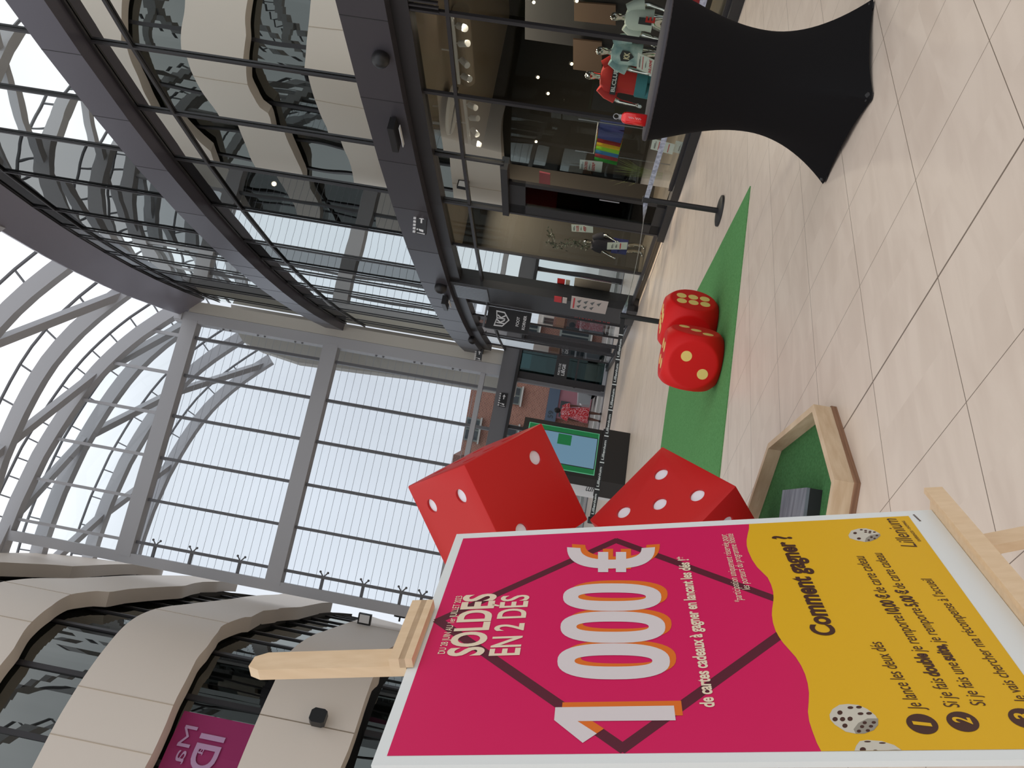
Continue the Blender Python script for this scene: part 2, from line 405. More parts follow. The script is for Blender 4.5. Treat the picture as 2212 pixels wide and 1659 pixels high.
# extra slender mullions in the far, see-through part of the ground floor
# black cladding bay with vent grille
a = fp(PANEL, 0, 0); b = fp(PANEL + 1, 0, 0); n = fn(PANEL)
mb = MB(); mb.add([a - n * .16, b - n * .16, b - n * .16 + Vector((0, 0, 4.45)), a - n * .16 + Vector((0, 0, 4.45)), a + n * .3, b + n * .3, b + n * .3 + Vector((0, 0, 4.45)), a + n * .3 + Vector((0, 0, 4.45))], [(0, 1, 2, 3), (4, 7, 6, 5), (0, 3, 7, 4), (1, 5, 6, 2), (3, 2, 6, 7), (0, 4, 5, 1)])
wp = struct(mb.build('wall_black_bay', M['black']))
def grille(i, name):
    a = fp(i, -.17, 3.55); b = fp(i + 1, -.17, 3.55); mb = MB(); k = 16
    for j in range(k):
        p = a.lerp(b, .12 + .76 * j / (k - 1)); mb.beam(p, p + Vector((0, 0, .8)), .03, .04, fn(i))
    return mb.build(name, M['metal'], wp)
grille(PANEL, 'vent_grille')
i = IX[-1]; mb = MB(); a = fp(i, -.06, 3.8); b = fp(i + 1, -.06, 3.8)
wg = MB(); 
for j in range(20):
    p = a.lerp(b, .03 + .94 * j / 19); wg.beam(p + Vector((0, 0, 0)), p + Vector((0, 0, .62)), .03, .04, fn(i))
struct(wg.build('trim_5', M['alu']))

# interiors behind the facade
def room(i0, i1, z0, z1, depth, mw, mc, mf, nm):
    out = []
    for part, sec in (('wall_' + nm, [(depth, z0), (depth, z1), (depth + .1, z1), (depth + .1, z0)]), ('ceiling_' + nm, [(.15, z1 - .1), (.15, z1), (depth, z1), (depth, z1 - .1)]), ('floor_' + nm, [(.15, z0), (.15, z0 + .06), (depth, z0 + .06), (depth, z0)])):
        if part.startswith('floor_') and mf is None: continue
        out.append(struct(ribbon(i0, i1, sec, part, {'w': mw, 'c': mc, 'f': mf}[part[0]])))
    for k in (i0, i1):
        mb = MB(); a = fp(k, .15, 0); b = fp(k, depth, 0); t = fn(k).cross(Vector((0, 0, 1))) * .05
        mb.add([a - t + Vector((0, 0, z0)), b - t + Vector((0, 0, z0)), b - t + Vector((0, 0, z1)), a - t + Vector((0, 0, z1)), a + t + Vector((0, 0, z0)), b + t + Vector((0, 0, z0)), b + t + Vector((0, 0, z1)), a + t + Vector((0, 0, z1))], [(0, 1, 2, 3), (4, 7, 6, 5), (0, 3, 7, 4), (1, 5, 6, 2), (3, 2, 6, 7), (0, 4, 5, 1)])
        struct(mb.build('wall_' + nm + '_side', mw))
room(0, PANEL, 0.0, 4.42, 7.0, M['dark_in'], M['ceil_in'], M['shopfloor'], 'shop')
room(0, NF, 5.0, 9.9, 6.5, M['dark_in'], M['dark_in'], M['dark_in'], 'upper')
room(0, NF, 9.9, 15.3, 6.5, M['dark_in'], M['dark_in'], M['dark_in'], 'top')
# roof slab over the right building, so that daylight only enters through glass
struct(ribbon(0, NF, [(.1, 15.5), (.1, 15.8), (9, 15.8), (9, 15.5)], 'ceiling_right_block', M['panel']))

# ---------------------------------------------------------------- end wall
def ep(s, z, off=0.0): return E0 + ED * s + EN * off + Vector((0, 0, z))
PROF = [(-.6, 15.1), (0, 15.7), (.6, 16.3), (1.3, 16.95), (2.0, 17.47), (2.7, 17.9), (3.5, 18.28), (4.4, 18.6), (5.3, 18.87), (6.2, 19.1), (7.9, 19.35), (9.4, 19.45), (12, 19.35), (15, 18.8), (18, 17.6)]
def prof(s):
    for (a, b), (c, d) in zip(PROF, PROF[1:]):
        if s <= c: return b + (d - b) * (s - a) / (c - a)
    return PROF[-1][1]
we = struct(thing('wall_back', ep(5, 0)))
for s0, s1 in ((.62, 1.0), (9.28, 9.62)):
    MB().beam(ep((s0 + s1) / 2, 3.4 if s0 < 2 else 0), ep((s0 + s1) / 2, 15.75 if s0 < 2 else 19.3), s1 - s0, .4, EN).build('post', M['steel'], we)
MB().beam(ep(-.2, 15.62, -.1), ep(.95, 15.62, -.1), .3, .28).build('bracket', M['steel'], we)
for z0, z1 in ((14.87, 15.42), (9.62, 10.16), (4.25, 4.42)):
    MB().beam(ep(.9, (z0 + z1) / 2), ep(9.4, (z0 + z1) / 2), .42 if z1 - z0 > .3 else .2, z1 - z0).build('transom_beam', M['steel'], we)
MS = [1.5, 2.92, 4.42, 5.94, 7.42, 8.88]
for s in MS:
    MB().beam(ep(s, 3.4), ep(s, 14.9), .10, .16, EN).build('mullion', M['steel_d'], we)
    MB().beam(ep(s, 15.4), ep(s, prof(s)), .10, .14, EN).build('upper_mullion', M['steel'], we)
def eglass(s0, s1, z0, z1, m, name='pane', off=.12):
    mb = MB()
    zz = (lambda s: z1) if z1 else prof
    ss = [s0 + (s1 - s0) * k / 4 for k in range(5)] if not z1 else [s0, s1]
    for a, b in zip(ss, ss[1:]):
        mb.add([ep(a, z0, off), ep(b, z0, off), ep(b, zz(b), off), ep(a, zz(a), off)], [(0, 1, 2, 3)])
    return mb.build(name, m, we)
edges = [.9] + MS + [9.35]
for a, b in zip(edges, edges[1:]):
    eglass(a, b, 4.4, 9.65, M['glassE']); eglass(a, b, 10.1, 14.9, M['glassE']); eglass(a, b, 3.6, 4.3, M['glassC'])
    eglass(a, b, 15.4, None, M['glassC'])
# lintel over the doors
MB().beam(ep(.0, 3.42, -.12), ep(9.6, 3.42, -.12), .5, .62).build('lintel', M['steel_d'], we)
MB().beam(ep(.0, 3.14, -.30), ep(9.6, 3.14, -.30), .30, .10).build('lintel_track', M['black'], we)
# Y shaped glass clamps on the vertical edges
def clamp(P, dirn, L=.55):
    mb = MB(); d = Vector(dirn); z = Vector((0, 0, 1)); mb.beam(P, P + d * L, .09, .09)
    e = P + d * L
    for k in (-1, 1):
        q = e + d * .16 + z * (k * .13); mb.tube([e, q], .022, 6); mb.ball(q, .045, 6)
    return mb
for z in (5.3, 6.7, 8.1, 11.1, 12.5, 13.8):
    clamp(ep(.55, z, -.05), ED * 1.0 + Vector((0, 0, 0)), .3).build('glass_clamp', M['steel_d'], we)
for z in (4.9, 5.6, 6.9, 8.3, 11.2, 12.9, 14.2):
    clamp(ep(9.62, z), -ED, .75).build('glass_clamp', M['steel_d'], we)
# cream cladding return between facade and post
mb = MB()
mb.beam(ep(.40, 3.7, -.10), ep(.40, 15.3, -.10), .42, .18, EN)
struct(mb.build('wall_return', M['cream2']))
# canopy edge of the building outside, seen through the glass
mb = MB(); mb.prism([(-.4, -1.0), (1.18, -1.0), (1.18, -.1), (1.2, 2.73), (1.31, 4.93), (1.40, 7.34), (1.17, 8.86), (.97, 9.55), (.3, 10.2), (-.4, 10.4)], ep(0, 4.2, 1.5), ED, (0, 0, 1), .5, EN)
struct(mb.build('wall_outside_cladding', M['cream2']))
# left edge above band: closing strip to the left of the left post
mb = MB(); 

# doors: teal sliding leaf, fixed frame, opening, screens
def dbox(s0, s1, z0, z1, off, th, m, name, parent):
    return MB().beam(ep((s0 + s1) / 2, z0, off), ep((s0 + s1) / 2, z1, off), abs(s1 - s0), th, EN).build(name, m, parent)
d1 = struct(thing('door_1', ep(.6, 0)))
dbox(.0, .72, .12, 3.1, -.12, .05, M['teal'], 'leaf_glass', d1)
dbox(.72, .95, .0, 3.1, -.12, .14, M['alu'], 'door_frame', d1)
dbox(-.12, 0.0, 0, 3.1, -.12, .16, M['alu'], 'door_frame', d1)
dbox(.98, 1.10, 0, 3.1, -.12, .16, M['steel_d'], 'door_frame', d1)
dbox(.0, 1.0, .0, .14, -.12, .10, M['steel'], 'bottom_rail', d1)
dbox(.0, 1.0, 1.05, 1.11, -.18, .05, M['alu'], 'push_rail', d1)
d2 = struct(thing('door_2', ep(5, 0)))
for s in (2.68, 5.2, 7.6):
    dbox(s, s + .12, 0, 3.1, -.12, .16, M['alu'], 'door_frame', d2)
dbox(2.8, 5.2, .1, 3.1, -.1, .03, M['glassC'], 'leaf_glass', d2)
dbox(5.32, 7.6, .1, 3.1, -.1, .03, M['glassC'], 'leaf_glass', d2)
dbox(7.72, 9.3, .1, 3.1, -.1, .03, M['glassC'], 'leaf_glass', d2)
# threshold strip
struct(MB().beam(ep(-.1, .012, -.25), ep(9.5, .012, -.25), .5, .03).build('trim_6', M['steel_d']))

# ---------------------------------------------------------------- roof steelwork
ce = struct(thing('ceiling', (0, 20, 18)))
def rib(P, ang, s0=-.1, s1=17, hs=.46, ws=.36, tube=True, m='steel'):
    d = Vector((math.cos(ang), math.sin(ang), 0)); nrm = Vector((-d.y, d.x, 0)); P = Vector((P[0], P[1], 0))
    ss = [s0 + (s1 - s0) * k / 30 for k in range(31)]
    pts = [P + d * s + Vector((0, 0, prof(s))) for s in ss]
    ups = []
    for k in range(len(pts)):
        t = (pts[min(k + 1, 30)] - pts[max(k - 1, 0)]).normalized(); ups.append(t.cross(nrm).normalized() if t.cross(nrm).z > 0 else nrm.cross(t).normalized())
    MB().sweep(pts, [(-ws / 2, -hs / 2), (ws / 2, -hs / 2), (ws / 2, hs / 2), (-ws / 2, hs / 2)], [nrm] * 31, ups).build('roof_rib', M[m], ce)
    if tube:
        tp = [p + u * .78 for p, u in zip(pts, ups)]
        MB().tube(tp, .055, 6).build('membrane_rail', M['steel_d'], ce)
        mb = MB()
        for k in range(0, 31, 2): mb.beam(pts[k] + ups[k] * .2, tp[k], .05, .05, nrm)
        mb.build('rail_studs', M['steel_d'], ce)
    return P, d
RIBS = []
for (x, y, a) in ((5.9, 5.4, 200), (4.6, 8.8, 197), (3.35, 12.2, 192), (2.35, 15.6, 187), (1.72, 18.95, 181), (1.33, 22.25, 178.6), (.94, 25.46, 178.6)):
    RIBS.append(rib((x, y), math.radians(a)))
RIBS.append(rib((.72, 29.15), math.radians(193.6), s1=9.8))
for off in (2.2, 5.8, 9.6):
    q = E0 + EN * off + ED * -.2; RIBS.append(rib((q.x, q.y), math.radians(193.6), m='steel'))
def rp_(k, s, dz=.0):
    P, d = RIBS[k]; return P + d * s + Vector((0, 0, prof(s) + dz))
for k in range(1, len(RIBS)):
    for s0 in ((2.95, 8.45) if k % 2 else (.2, 5.7, 11.2)):
        if k in (7, 8) and s0 > 9: continue
        a = rp_(k, s0); b = rp_(k - 1, s0 + 2.75)
        MB().beam(a, b, .26, .26).build('diagonal_brace', M['steel'], ce)
# closing edge beam over the left building
# ---------------------------------------------------------------- left building: beige wavy bands and dark glass
CUR = [(-17, 12.2), (-14, 14.0), (-12, 15.35), (-10.2, 16.8), (-9.0, 17.85), (-8.2, 18.75), (-7.72, 19.6), (-7.52, 20.5), (-7.58, 21.8), (-7.85, 23.3), (-8.2, 25.0), (-8.7, 27.4), (-9.3, 30.0), (-10.1, 33.3), (-11.3, 37.5)]
def spline(P, k=6):
    out = []
    for i in range(len(P) - 1):
        p0 = Vector(P[max(i - 1, 0)]); p1 = Vector(P[i]); p2 = Vector(P[i + 1]); p3 = Vector(P[min(i + 2, len(P) - 1)])
        for j in range(k):
            t = j / k; out.append(.5 * ((2 * p1) + (p2 - p0) * t + (2 * p0 - 5 * p1 + 4 * p2 - p3) * t * t + (3 * p1 - p0 - 3 * p2 + p3) * t ** 3))
    out.append(Vector(P[-1])); return out
LC = spline(CUR)
LS = [0.0]
for a, b in zip(LC, LC[1:]): LS.append(LS[-1] + (b - a).length)
def lnorm(i):
    d = (LC[min(i + 1, len(LC) - 1)] - LC[max(i - 1, 0)]).normalized(); return Vector((-d.y, d.x, 0))    # away from the hall
def onleft(x, y, off=0.0):
    d = ray(x, y); best = None
    for i in range(len(LC) - 1):
        na, nb = lnorm(i) * off, lnorm(i + 1) * off
        a = LC[i] + na.xy; e = LC[i + 1] + nb.xy - a
        den = d.x * e.y - d.y * e.x
        if abs(den) < 1e-9: continue
        t = (a.x * e.y - a.y * e.x) / den; s = (a.x * d.y - a.y * d.x) / den
        if t > 0 and -0.001 <= s <= 1.001 and (best is None or t < best[0]): best = (t, LS[i] + s * (LS[i + 1] - LS[i]), CAM.z + d.z * t)
    return best
def trace(pts):
    o = sorted([onleft(*p)[1:] for p in pts if onleft(*p)]); return o
def interp(T, s):
    if s <= T[0][0]: return T[0][1]
    for (a, b), (c, d) in zip(T, T[1:]):
        if s <= c: return b + (d - b) * (s - a) / max(c - a, 1e-6)
    return T[-1][1]
def c0(L, ox=0, oy=1200, sc=3.615): return [(ox + x / sc, oy + y / sc) for x, y in L]
BANDS = {
 'B': (c0([(0, 860), (100, 740), (200, 570), (300, 470), (400, 395), (460, 350), (560, 300), (650, 288), (750, 277), (870, 285), (1000, 262), (1200, 248), (1440, 238), (1520, 215), (1590, 205), (1700, 205), (1850, 210), (1990, 235)]),
       c0([(0, 208), (560, 178), (1280, 155), (1500, 160), (1700, 182), (1850, 207)])),
 'C': (c0([(1130, 1659), (1200, 1530), (1290, 1330), (1370, 1130), (1450, 980), (1500, 880), (1540, 800), (1620, 710), (1700, 600), (1730, 550), (1850, 500), (1960, 480), (2060, 430), (2169, 420)]) + c0([(110, 480), (250, 430), (380, 410), (540, 403), (700, 370), (850, 350)], 500),
       c0([(250, 1659), (460, 1260), (620, 1000), (830, 710), (970, 550), (1080, 470), (1200, 420), (1420, 385), (1800, 340), (2169, 305)]) + c0([(250, 308), (420, 295), (640, 320), (800, 342)], 500)),
 'D': (c0([(850, 1659), (905, 1540), (965, 1370), (1020, 1200), (1045, 1120), (1070, 1050), (1110, 940), (1165, 890), (1178, 830), (1183, 790), (1215, 740), (1300, 690), (1420, 660)], 500),
       c0([(45, 1659), (220, 1240), (330, 1000), (440, 770), (570, 660), (720, 592), (970, 505), (1210, 430), (1370, 455)], 500)),
 'A': (c0([(0, 52), (430, 72), (560, 85), (700, 78), (850, 70), (1080, 72)]), c0([(0, -20), (400, -15), (650, 12), (900, 45), (1080, 66)])),
}
lw = struct(thing('wall_left', (LC[40].x, LC[40].y, 0)))
def band(name, bot, top, th=.42):
    mb = MB(); n = len(LC); vs = []; fs = []
    smax = max(bot[-1][0], top[-1][0]) + .5
    idx = [i for i in range(n) if LS[i] <= smax + 2.2]
    for i in idx:
        s = LS[i]; zb = interp(bot, s); zt = max(interp(top, s), zb + .05)
        if s > smax - .5:
            u_ = min((s - smax + .5) / 2.4, 1); zt0 = zt; zb = zb + (zt - .06 - zb) * u_ ** 2
        zt = max(zt, zb + .05)
        p = LC[i]; nn = lnorm(i); f = Vector((p.x, p.y, 0)); bk = f + nn * th
        vs += [f + Vector((0, 0, zb)), f + Vector((0, 0, zt)), bk + Vector((0, 0, zt - .02)), bk + Vector((0, 0, zb))]
    for k in range(len(idx) - 1):
        for j in range(4): fs.append((4 * k + j, 4 * k + (j + 1) % 4, 4 * k + 4 + (j + 1) % 4, 4 * k + 4 + j))
    fs.append((0, 3, 2, 1)); e = 4 * (len(idx) - 1); fs.append((e, e + 1, e + 2, e + 3))
    mb.add(vs, fs)
    return mb.build(name, M['cream'], lw, smooth=True, ang=35)
def densify(T):
    return T
TR = {k: (trace(b), trace(t)) for k, (b, t) in BANDS.items()}
for k in BANDS:
    band('fascia_band', *TR[k])
# lower levels of the same facade
Zl = {k: TR[k][0][0][1] for k in TR}
# panel joints on the bands
def joint(k, s):
    i = min(range(len(LS)), key=lambda j: abs(LS[j] - s)); p = LC[i]; nn = lnorm(i)
    zb = interp(TR[k][0], LS[i]); zt = interp(TR[k][1], LS[i])
    if zt - zb < .1: return
    f = Vector((p.x, p.y, 0)) - nn * .002
    MB().beam(f + Vector((0, 0, zb)), f + Vector((0, 0, zt)), .022, .012, nn).build('panel_joint', M['pink_wall'], lw)
for k, pts in {'C': [(176, 1481), (350, 1316), (150, 1600)], 'D': [(560, 1547), (770, 1345), (640, 1560)], 'B': [(50, 1262), (0, 1330)]}.items():
    for p in pts:
        q = onleft(*p)
        if q: joint(k, q[1])
# glazing set back behind the bands
def lstrip(z0, z1, off, name, m, s0=0, s1=1e9):
    mb = MB(); vs = []; fs = []
    idx = [i for i in range(len(LC)) if s0 <= LS[i] <= s1]
    for i in idx:
        p = LC[i]; f = Vector((p.x, p.y, 0)) + lnorm(i) * off; vs += [f + Vector((0, 0, z0)), f + Vector((0, 0, z1))]
    for k in range(len(idx) - 1): fs.append((2 * k, 2 * k + 2, 2 * k + 3, 2 * k + 1))
    mb.add(vs, fs); return mb.build(name, m, lw)
for z0, z1 in ((.1, 4.6), (4.9, 9.2), (9.2, 13.6), (13.6, 17.6)):
    lstrip(z0, z1, .55, 'glazing', M['glassL'])
    s_ = .6
    while s_ < LS[-1]:
        i = min(range(len(LS)), key=lambda j: abs(LS[j] - s_)); p = LC[i]; f = Vector((p.x, p.y, 0)) + lnorm(i) * .53; s_ += 1.75
        MB().beam(f + Vector((0, 0, z0)), f + Vector((0, 0, z1)), .13, .05, lnorm(i)).build('mullion', M['alu'], lw)
lstrip(0, 18.5, 3.6, 'inner_wall', M['dark_in'])
for z in (4.9, 9.3, 13.7, 17.8):
    mb = MB(); vs = []; fs = []
    for i in range(len(LC)):
        p = LC[i]; a = Vector((p.x, p.y, z)) + lnorm(i) * .4; b = Vector((p.x, p.y, z)) + lnorm(i) * 3.7; vs += [a, b]
    for k in range(len(LC) - 1): fs.append((2 * k, 2 * k + 2, 2 * k + 3, 2 * k + 1))
    mb.add(vs, fs); mb.build('floor_slab', M['dark_in'], lw)
# magenta poster behind the glass between two bands
P0 = onleft(365, 1500, .5); 
mag = mat('magenta_poster_print', rgb(150, 28, 92), .6)
def lpt(s, z, off=0.0):
    i = max(0, min(len(LS) - 2, next((j for j in range(len(LS) - 1) if LS[j + 1] >= s), len(LS) - 2))); t = (s - LS[i]) / (LS[i + 1] - LS[i])
    p = LC[i].lerp(LC[i + 1], t); return Vector((p.x, p.y, z)) + lnorm(i) * off
q1 = onleft(398, 1536, .44); q2 = onleft(548, 1560, .44)
sA = q1[1]; zt = q1[2]; zb = q2[2] - .6
mb = MB(); vs = []; fs = []
for k in range(7):
    s = sA - k * .9; vs += [lpt(s, zb, .44), lpt(s, zt, .44)]
for k in range(6): fs.append((2 * k, 2 * k + 1, 2 * k + 3, 2 * k + 2))
mb.add(vs, fs)
mp_ = mb.build('window_poster', mag, loc=lpt(sA - 2, zb, .44)); tag(mp_, 'magenta poster with white lettering behind glass of the left building', 'poster')
lt = mat('poster_lilac_print', rgb(190, 150, 185), .6)
U = (lpt(sA - 1.0, 0, 0) - lpt(sA - 4, 0, 0)).normalized()
def ltext(body, px, hgt, wid, bold=0, name='lettering'):
    q = onleft(px[0], px[1], .42); O = lpt(q[1], q[2], .42)
    d = (lpt(q[1] + .3, 0, 0) - lpt(q[1] - .3, 0, 0)).normalized()
    return letter(name, body, O, -d, (0, 0, 1), wid, hgt, lt, mp_, bold)
ltext('IDÉES', (486, 1594), .56, 2.1, .02)
ltext('à', (442, 1617), .20, .16)
ltext('Ma fait', (428, 1572), .30, 2.0)
# left speakers on the lower band
def on_band(px, off=0.0): q = onleft(px[0], px[1], 0); return lpt(q[1], q[2], off), q[1]
blk = M['blackp']
def speaker(px, label, s=1.0):
    p, ss = on_band(px, -.26 * s); i = min(range(len(LS)), key=lambda j: abs(LS[j] - ss)); nn = lnorm(i)
    t = thing('loudspeaker', p, label, 'speaker', 'loudspeakers on the left building')
    mb = MB(); sec = [(-.13, -.17), (.13, -.17), (.17, -.1), (.17, .12), (.1, .19), (-.1, .19), (-.17, .12), (-.17, -.1)]
    R = Vector((nn.y, -nn.x, 0))
    mb.prism([(a * s, b * s) for a, b in sec], p + nn * (.12 * s), R, (0, 0, 1), .22 * s, -nn); mb.build('cabinet', blk, t)
    MB().beam(p + nn * .1 * s, p + nn * .255 * s, .06, .06).build('wall_bracket', blk, t)
    return t
speaker((690, 1562), 'black loudspeaker in the middle of the lowest beige band', 1.0)
speaker((862, 1343), 'small black loudspeaker on the band right above the easel top', 1.1)
p, _ = on_band((785, 1351), -.20)
t = thing('floodlight', p, 'black slab floodlight with pale lamp glass above the easel mast', 'floodlight')
MB().box(p, (.34, .12, .42)).build('housing', blk, t); MB().box(p + Vector((.02, -.07, 0)), (.26, .02, .32)).build('lamp_glass', M['white'], t)

# painted shop fronts of the left building below the lowest band
def front(s0, s1, z0, z1, m_, nm, txt=None):
    mb = MB(); vs = []; k_ = 8
    for k in range(k_ + 1): vs += [lpt(s0 + (s1 - s0) * k / k_, z0, .40), lpt(s0 + (s1 - s0) * k / k_, z1, .40)]
    mb.add(vs, [(2 * k, 2 * k + 1, 2 * k + 3, 2 * k + 2) for k in range(k_)]); return mb.build(nm, m_, lw)
front(16.5, 21.5, 2.9, 4.3, mat('red_shopfront_panel', rgb(200, 30, 34), .5), 'red_shopfront')
front(7.2, 9.2, 2.6, 6.0, mat('green_banner', rgb(30, 130, 80), .6), 'green_banner')
# ---------------------------------------------------------------- foreground: poster on easel
red = mat('red_print_card', rgb(196, 28, 26), .42, spec=.3)
pine = mat('pine_wood', rgb(226, 196, 158), .55, noise=((3, 3, 60), rgb(219, 187, 148)))
pinex = mat('pine_wood_long', rgb(232, 204, 168), .55, noise=((70, 70, 4), rgb(224, 194, 156)))
ptl = Vector((-.5915, 1.2049, 1.4725)); pu = Vector((.3301, .9440, .0025)).normalized(); pv = Vector((.2430, -.0824, -.9665)); pv = (pv - pu * pv.dot(pu)).normalized()
pn = -(pu.cross(pv)).normalized()     # towards the viewer
PW, PH = .703, 1.022
def pp(u, v, e=0.0): return ptl + pu * u + pv * v + pn * e
def ploc(x, y):
    d = ray(x, y); t = (ptl - CAM).dot(pn) / d.dot(pn); P = CAM + d * t - ptl; return (P.dot(pu), P.dot(pv))
poster = thing('sale_poster', pp(PW / 2, PH), 'large magenta and yellow sale poster board with white border on wooden easel', 'poster')
mg = mat('poster_magenta_ink', rgb(214, 28, 92), .38, spec=.35)
yl = mat('poster_yellow_ink', rgb(228, 178, 32), .38, spec=.35)
mar = mat('poster_maroon_ink', rgb(92, 26, 44), .4)
org = mat('poster_orange_ink', rgb(226, 112, 30), .4)
wht = mat('poster_white_ink', rgb(222, 212, 212), .4)
crm = mat('poster_cream_ink', rgb(236, 218, 190), .4)
brn = mat('poster_brown_ink', rgb(70, 38, 28), .4)
board = mat('poster_board', rgb(232, 236, 234), .4)
MB().prism([(0, 0), (PW, 0), (PW, PH), (0, PH)], pp(0, 0, 0), pu, pv, .010, -pn).build('board', board, poster)
layer = [0.0004]
def flat(name, poly, m, e=None):
    if e is None: layer[0] += .00012; e = layer[0]
    mb = MB(); mb.prism(poly, pp(0, 0, e), pu, pv, 0); return mb.build(name, m, poster)
L0, T0, R0 = .0185, .0195, .680
wave = [ploc(1500 + x / 2.968, 1100 + y / 2.968) for x, y in [(352, 100), (350, 128), (341, 165), (335, 200), (336, 235), (345, 270), (370, 325), (400, 370), (435, 405), (470, 440), (492, 485), (505, 530), (508, 570), (505, 600), (499, 640), (497, 680), (504, 730), (520, 780), (542, 820), (570, 860), (610, 905), (650, 950), (685, 1005), (710, 1060), (727, 1120), (735, 1180), (733, 1240), (728, 1300), (736, 1360), (755, 1420), (785, 1500), (820, 1575), (850, 1640)]]
wave[0] = (R0, wave[0][1]); wave[-1] = (L0, wave[-1][1])
wave = [(min(max(u, L0), R0), v) for u, v in wave]
flat('magenta_field', [(L0, T0), (R0, T0)] + wave, mg, .0004)
flat('yellow_field', wave[::-1] + [(R0, .969), (L0, .969)], yl, .0007)
def stroke(pts, w, name, m, e):
    mb = MB()
    for a, b in zip(pts, pts[1:]):
        a = Vector(a); b = Vector(b); d = (b - a).normalized(); n = Vector((-d.y, d.x)) * w / 2; a2 = a - d * w * .28; b2 = b + d * w * .28
        mb.prism([tuple(a2 + n), tuple(b2 + n), tuple(b2 - n), tuple(a2 - n)], pp(0, 0, e), pu, pv, 0); e += .00001
    return mb.build(name, m, poster)
stroke([ploc(1672, 1293), ploc(1331, 1168), ploc(947, 1341), ploc(1345, 1617), ploc(1690, 1368)], .0185, 'die_outline', mar, .0005)
def pxpoly(name, pts, m, e): return flat(name, [ploc(*p) for p in pts], m, e)
def K(L, ox=1000, oy=1200, s=3.615): return [(ox + x / s, oy + y / s) for x, y in L]
one = K([(722, 1190), (1648, 1177), (1662, 1292), (895, 1298), (1046, 1395), (936, 1468), (713, 1290)])
pxpoly('orange_digit', [(x + 15.5, y - 11) for x, y in one], org, .0009)
pxpoly('digit_one', one, wht, .0012)
def sup(cx, cy, a, b, n, k0=0, k1=40, K_=40):
    o = []
    for k in range(k0, k1 + 1):
        t = 2 * math.pi * k / K_; c, s = math.cos(t), math.sin(t)
        o.append((cx + a * math.copysign(abs(c) ** (2 / n), c), cy + b * math.copysign(abs(s) ** (2 / n), s)))
    return o
def ringmesh(name, outer, inner, m, e, closed=True):
    mb = MB(); o = [pp(*ploc(*p), e) for p in outer]; i = [pp(*ploc(*p), e) for p in inner]; n = len(o)
    mb.add(o + i, [(k, k + 1, n + k + 1, n + k) for k in range(n - 1)]); return mb.build(name, m, poster)
for (x0, x1, y0, y1, a0, a1, b0, b1) in ((738, 1617, 690, 972, 872, 1480, 783, 872), (762, 1581, 440, 687, 886, 1452, 520, 600), (782, 1550, 222, 437, 900, 1430, 293, 360)):
    for (dx, dy, m_, e, nm) in ((13.5, -7, org, .0009, 'orange_digit'), (0, 0, wht, .0012, 'digit_zero')):
        f = lambda x, y: (1000 + x / 3.615 + dx, 1200 + y / 3.615 + dy)
        cx, cy = f((x0 + x1) / 2, (y0 + y1) / 2); ix, iy = f((a0 + a1) / 2, (b0 + b1) / 2)
        ringmesh(nm, sup(cx, cy, (x1 - x0) / 7.23, (y1 - y0) / 7.23, 2.5), sup(ix, iy, (a1 - a0) / 7.23, (b1 - b0) / 7.23, 2.4), m_, e)
for (dx, dy, m_, e, nm) in ((10.5, -7, org, .0009, 'orange_digit'), (0, 0, wht, .0012, 'euro_sign')):
    o = []; i = []
    for k in range(25):
        t = math.pi * k / 24; c, s = math.cos(t), math.sin(t)
        o.append((1320 - 95 * math.copysign(abs(c) ** .72, c) + dx, 1183 + 46 * s ** .8 + dy)); i.append((1320 - 66 * math.copysign(abs(c) ** .8, c) + dx, 1185 + 25 * s ** .8 + dy))
    ringmesh(nm, o, i, m_, e)
    for xa, xb in ((1291.9, 1314), (1330.5, 1352.7)):
        pxpoly(nm + '_bar', [(xa + dx, 1193.5 + dy), (xb + dx, 1193.5 + dy), (xb + dx, 1237 + dy), (xa + dx, 1237 + dy)], m_, e + .0001)
def ptext(body, BL, BR, TL, m, bold=0.0, e=.0014, name='lettering', capref=.70, shear=0):
    a = Vector(ploc(*BL)); b = Vector(ploc(*BR)); c = Vector(ploc(*TL)); U = (b - a).normalized(); h = abs((c - a).dot(Vector((U.y, -U.x))))
    return letter(name, body, pp(a.x, a.y, e), pu * U.x + pv * U.y, (pu * U.y - pv * U.x), (b - a).length, h, m, poster, bold, capref=capref, shear=shear)
ptext('DU 28 JUIN AU 1er JUILLET 2023', (960.6, 1413.6), (999.3, 1288.5), (945.5, 1413), crm, .008)
ptext('SOLDES', (1040.8, 1417), (1071, 1283), (967.5, 1413), crm, .030)
ptext('EN 2 DÉS', (1120.9, 1416.3), (1142.5, 1285.8), (1056, 1415.8), crm, .018)
ptext('de cartes cadeaux à gagner en lançant les dés !*', (1543.5, 1529), (1486, 1203), (1512, 1524), crm, .03)
ptext('*participation uniquement réservée pour', (1605, 1302), (1569, 1155.6), (1587, 1302), crm, .0, shear=.1)
ptext('les porteurs du programme fidélité', (1620.6, 1275), (1583, 1154), (1603, 1275), crm, .0, shear=.1)
ptext('Comment gagner ?', (1807, 1374.6), (1707, 1159), (1757, 1373), brn, .035, shear=.12)
ptext('Je lance les deux dés', (1997, 1534.6), (1903, 1388), (1962, 1533), brn, .0, shear=.15)
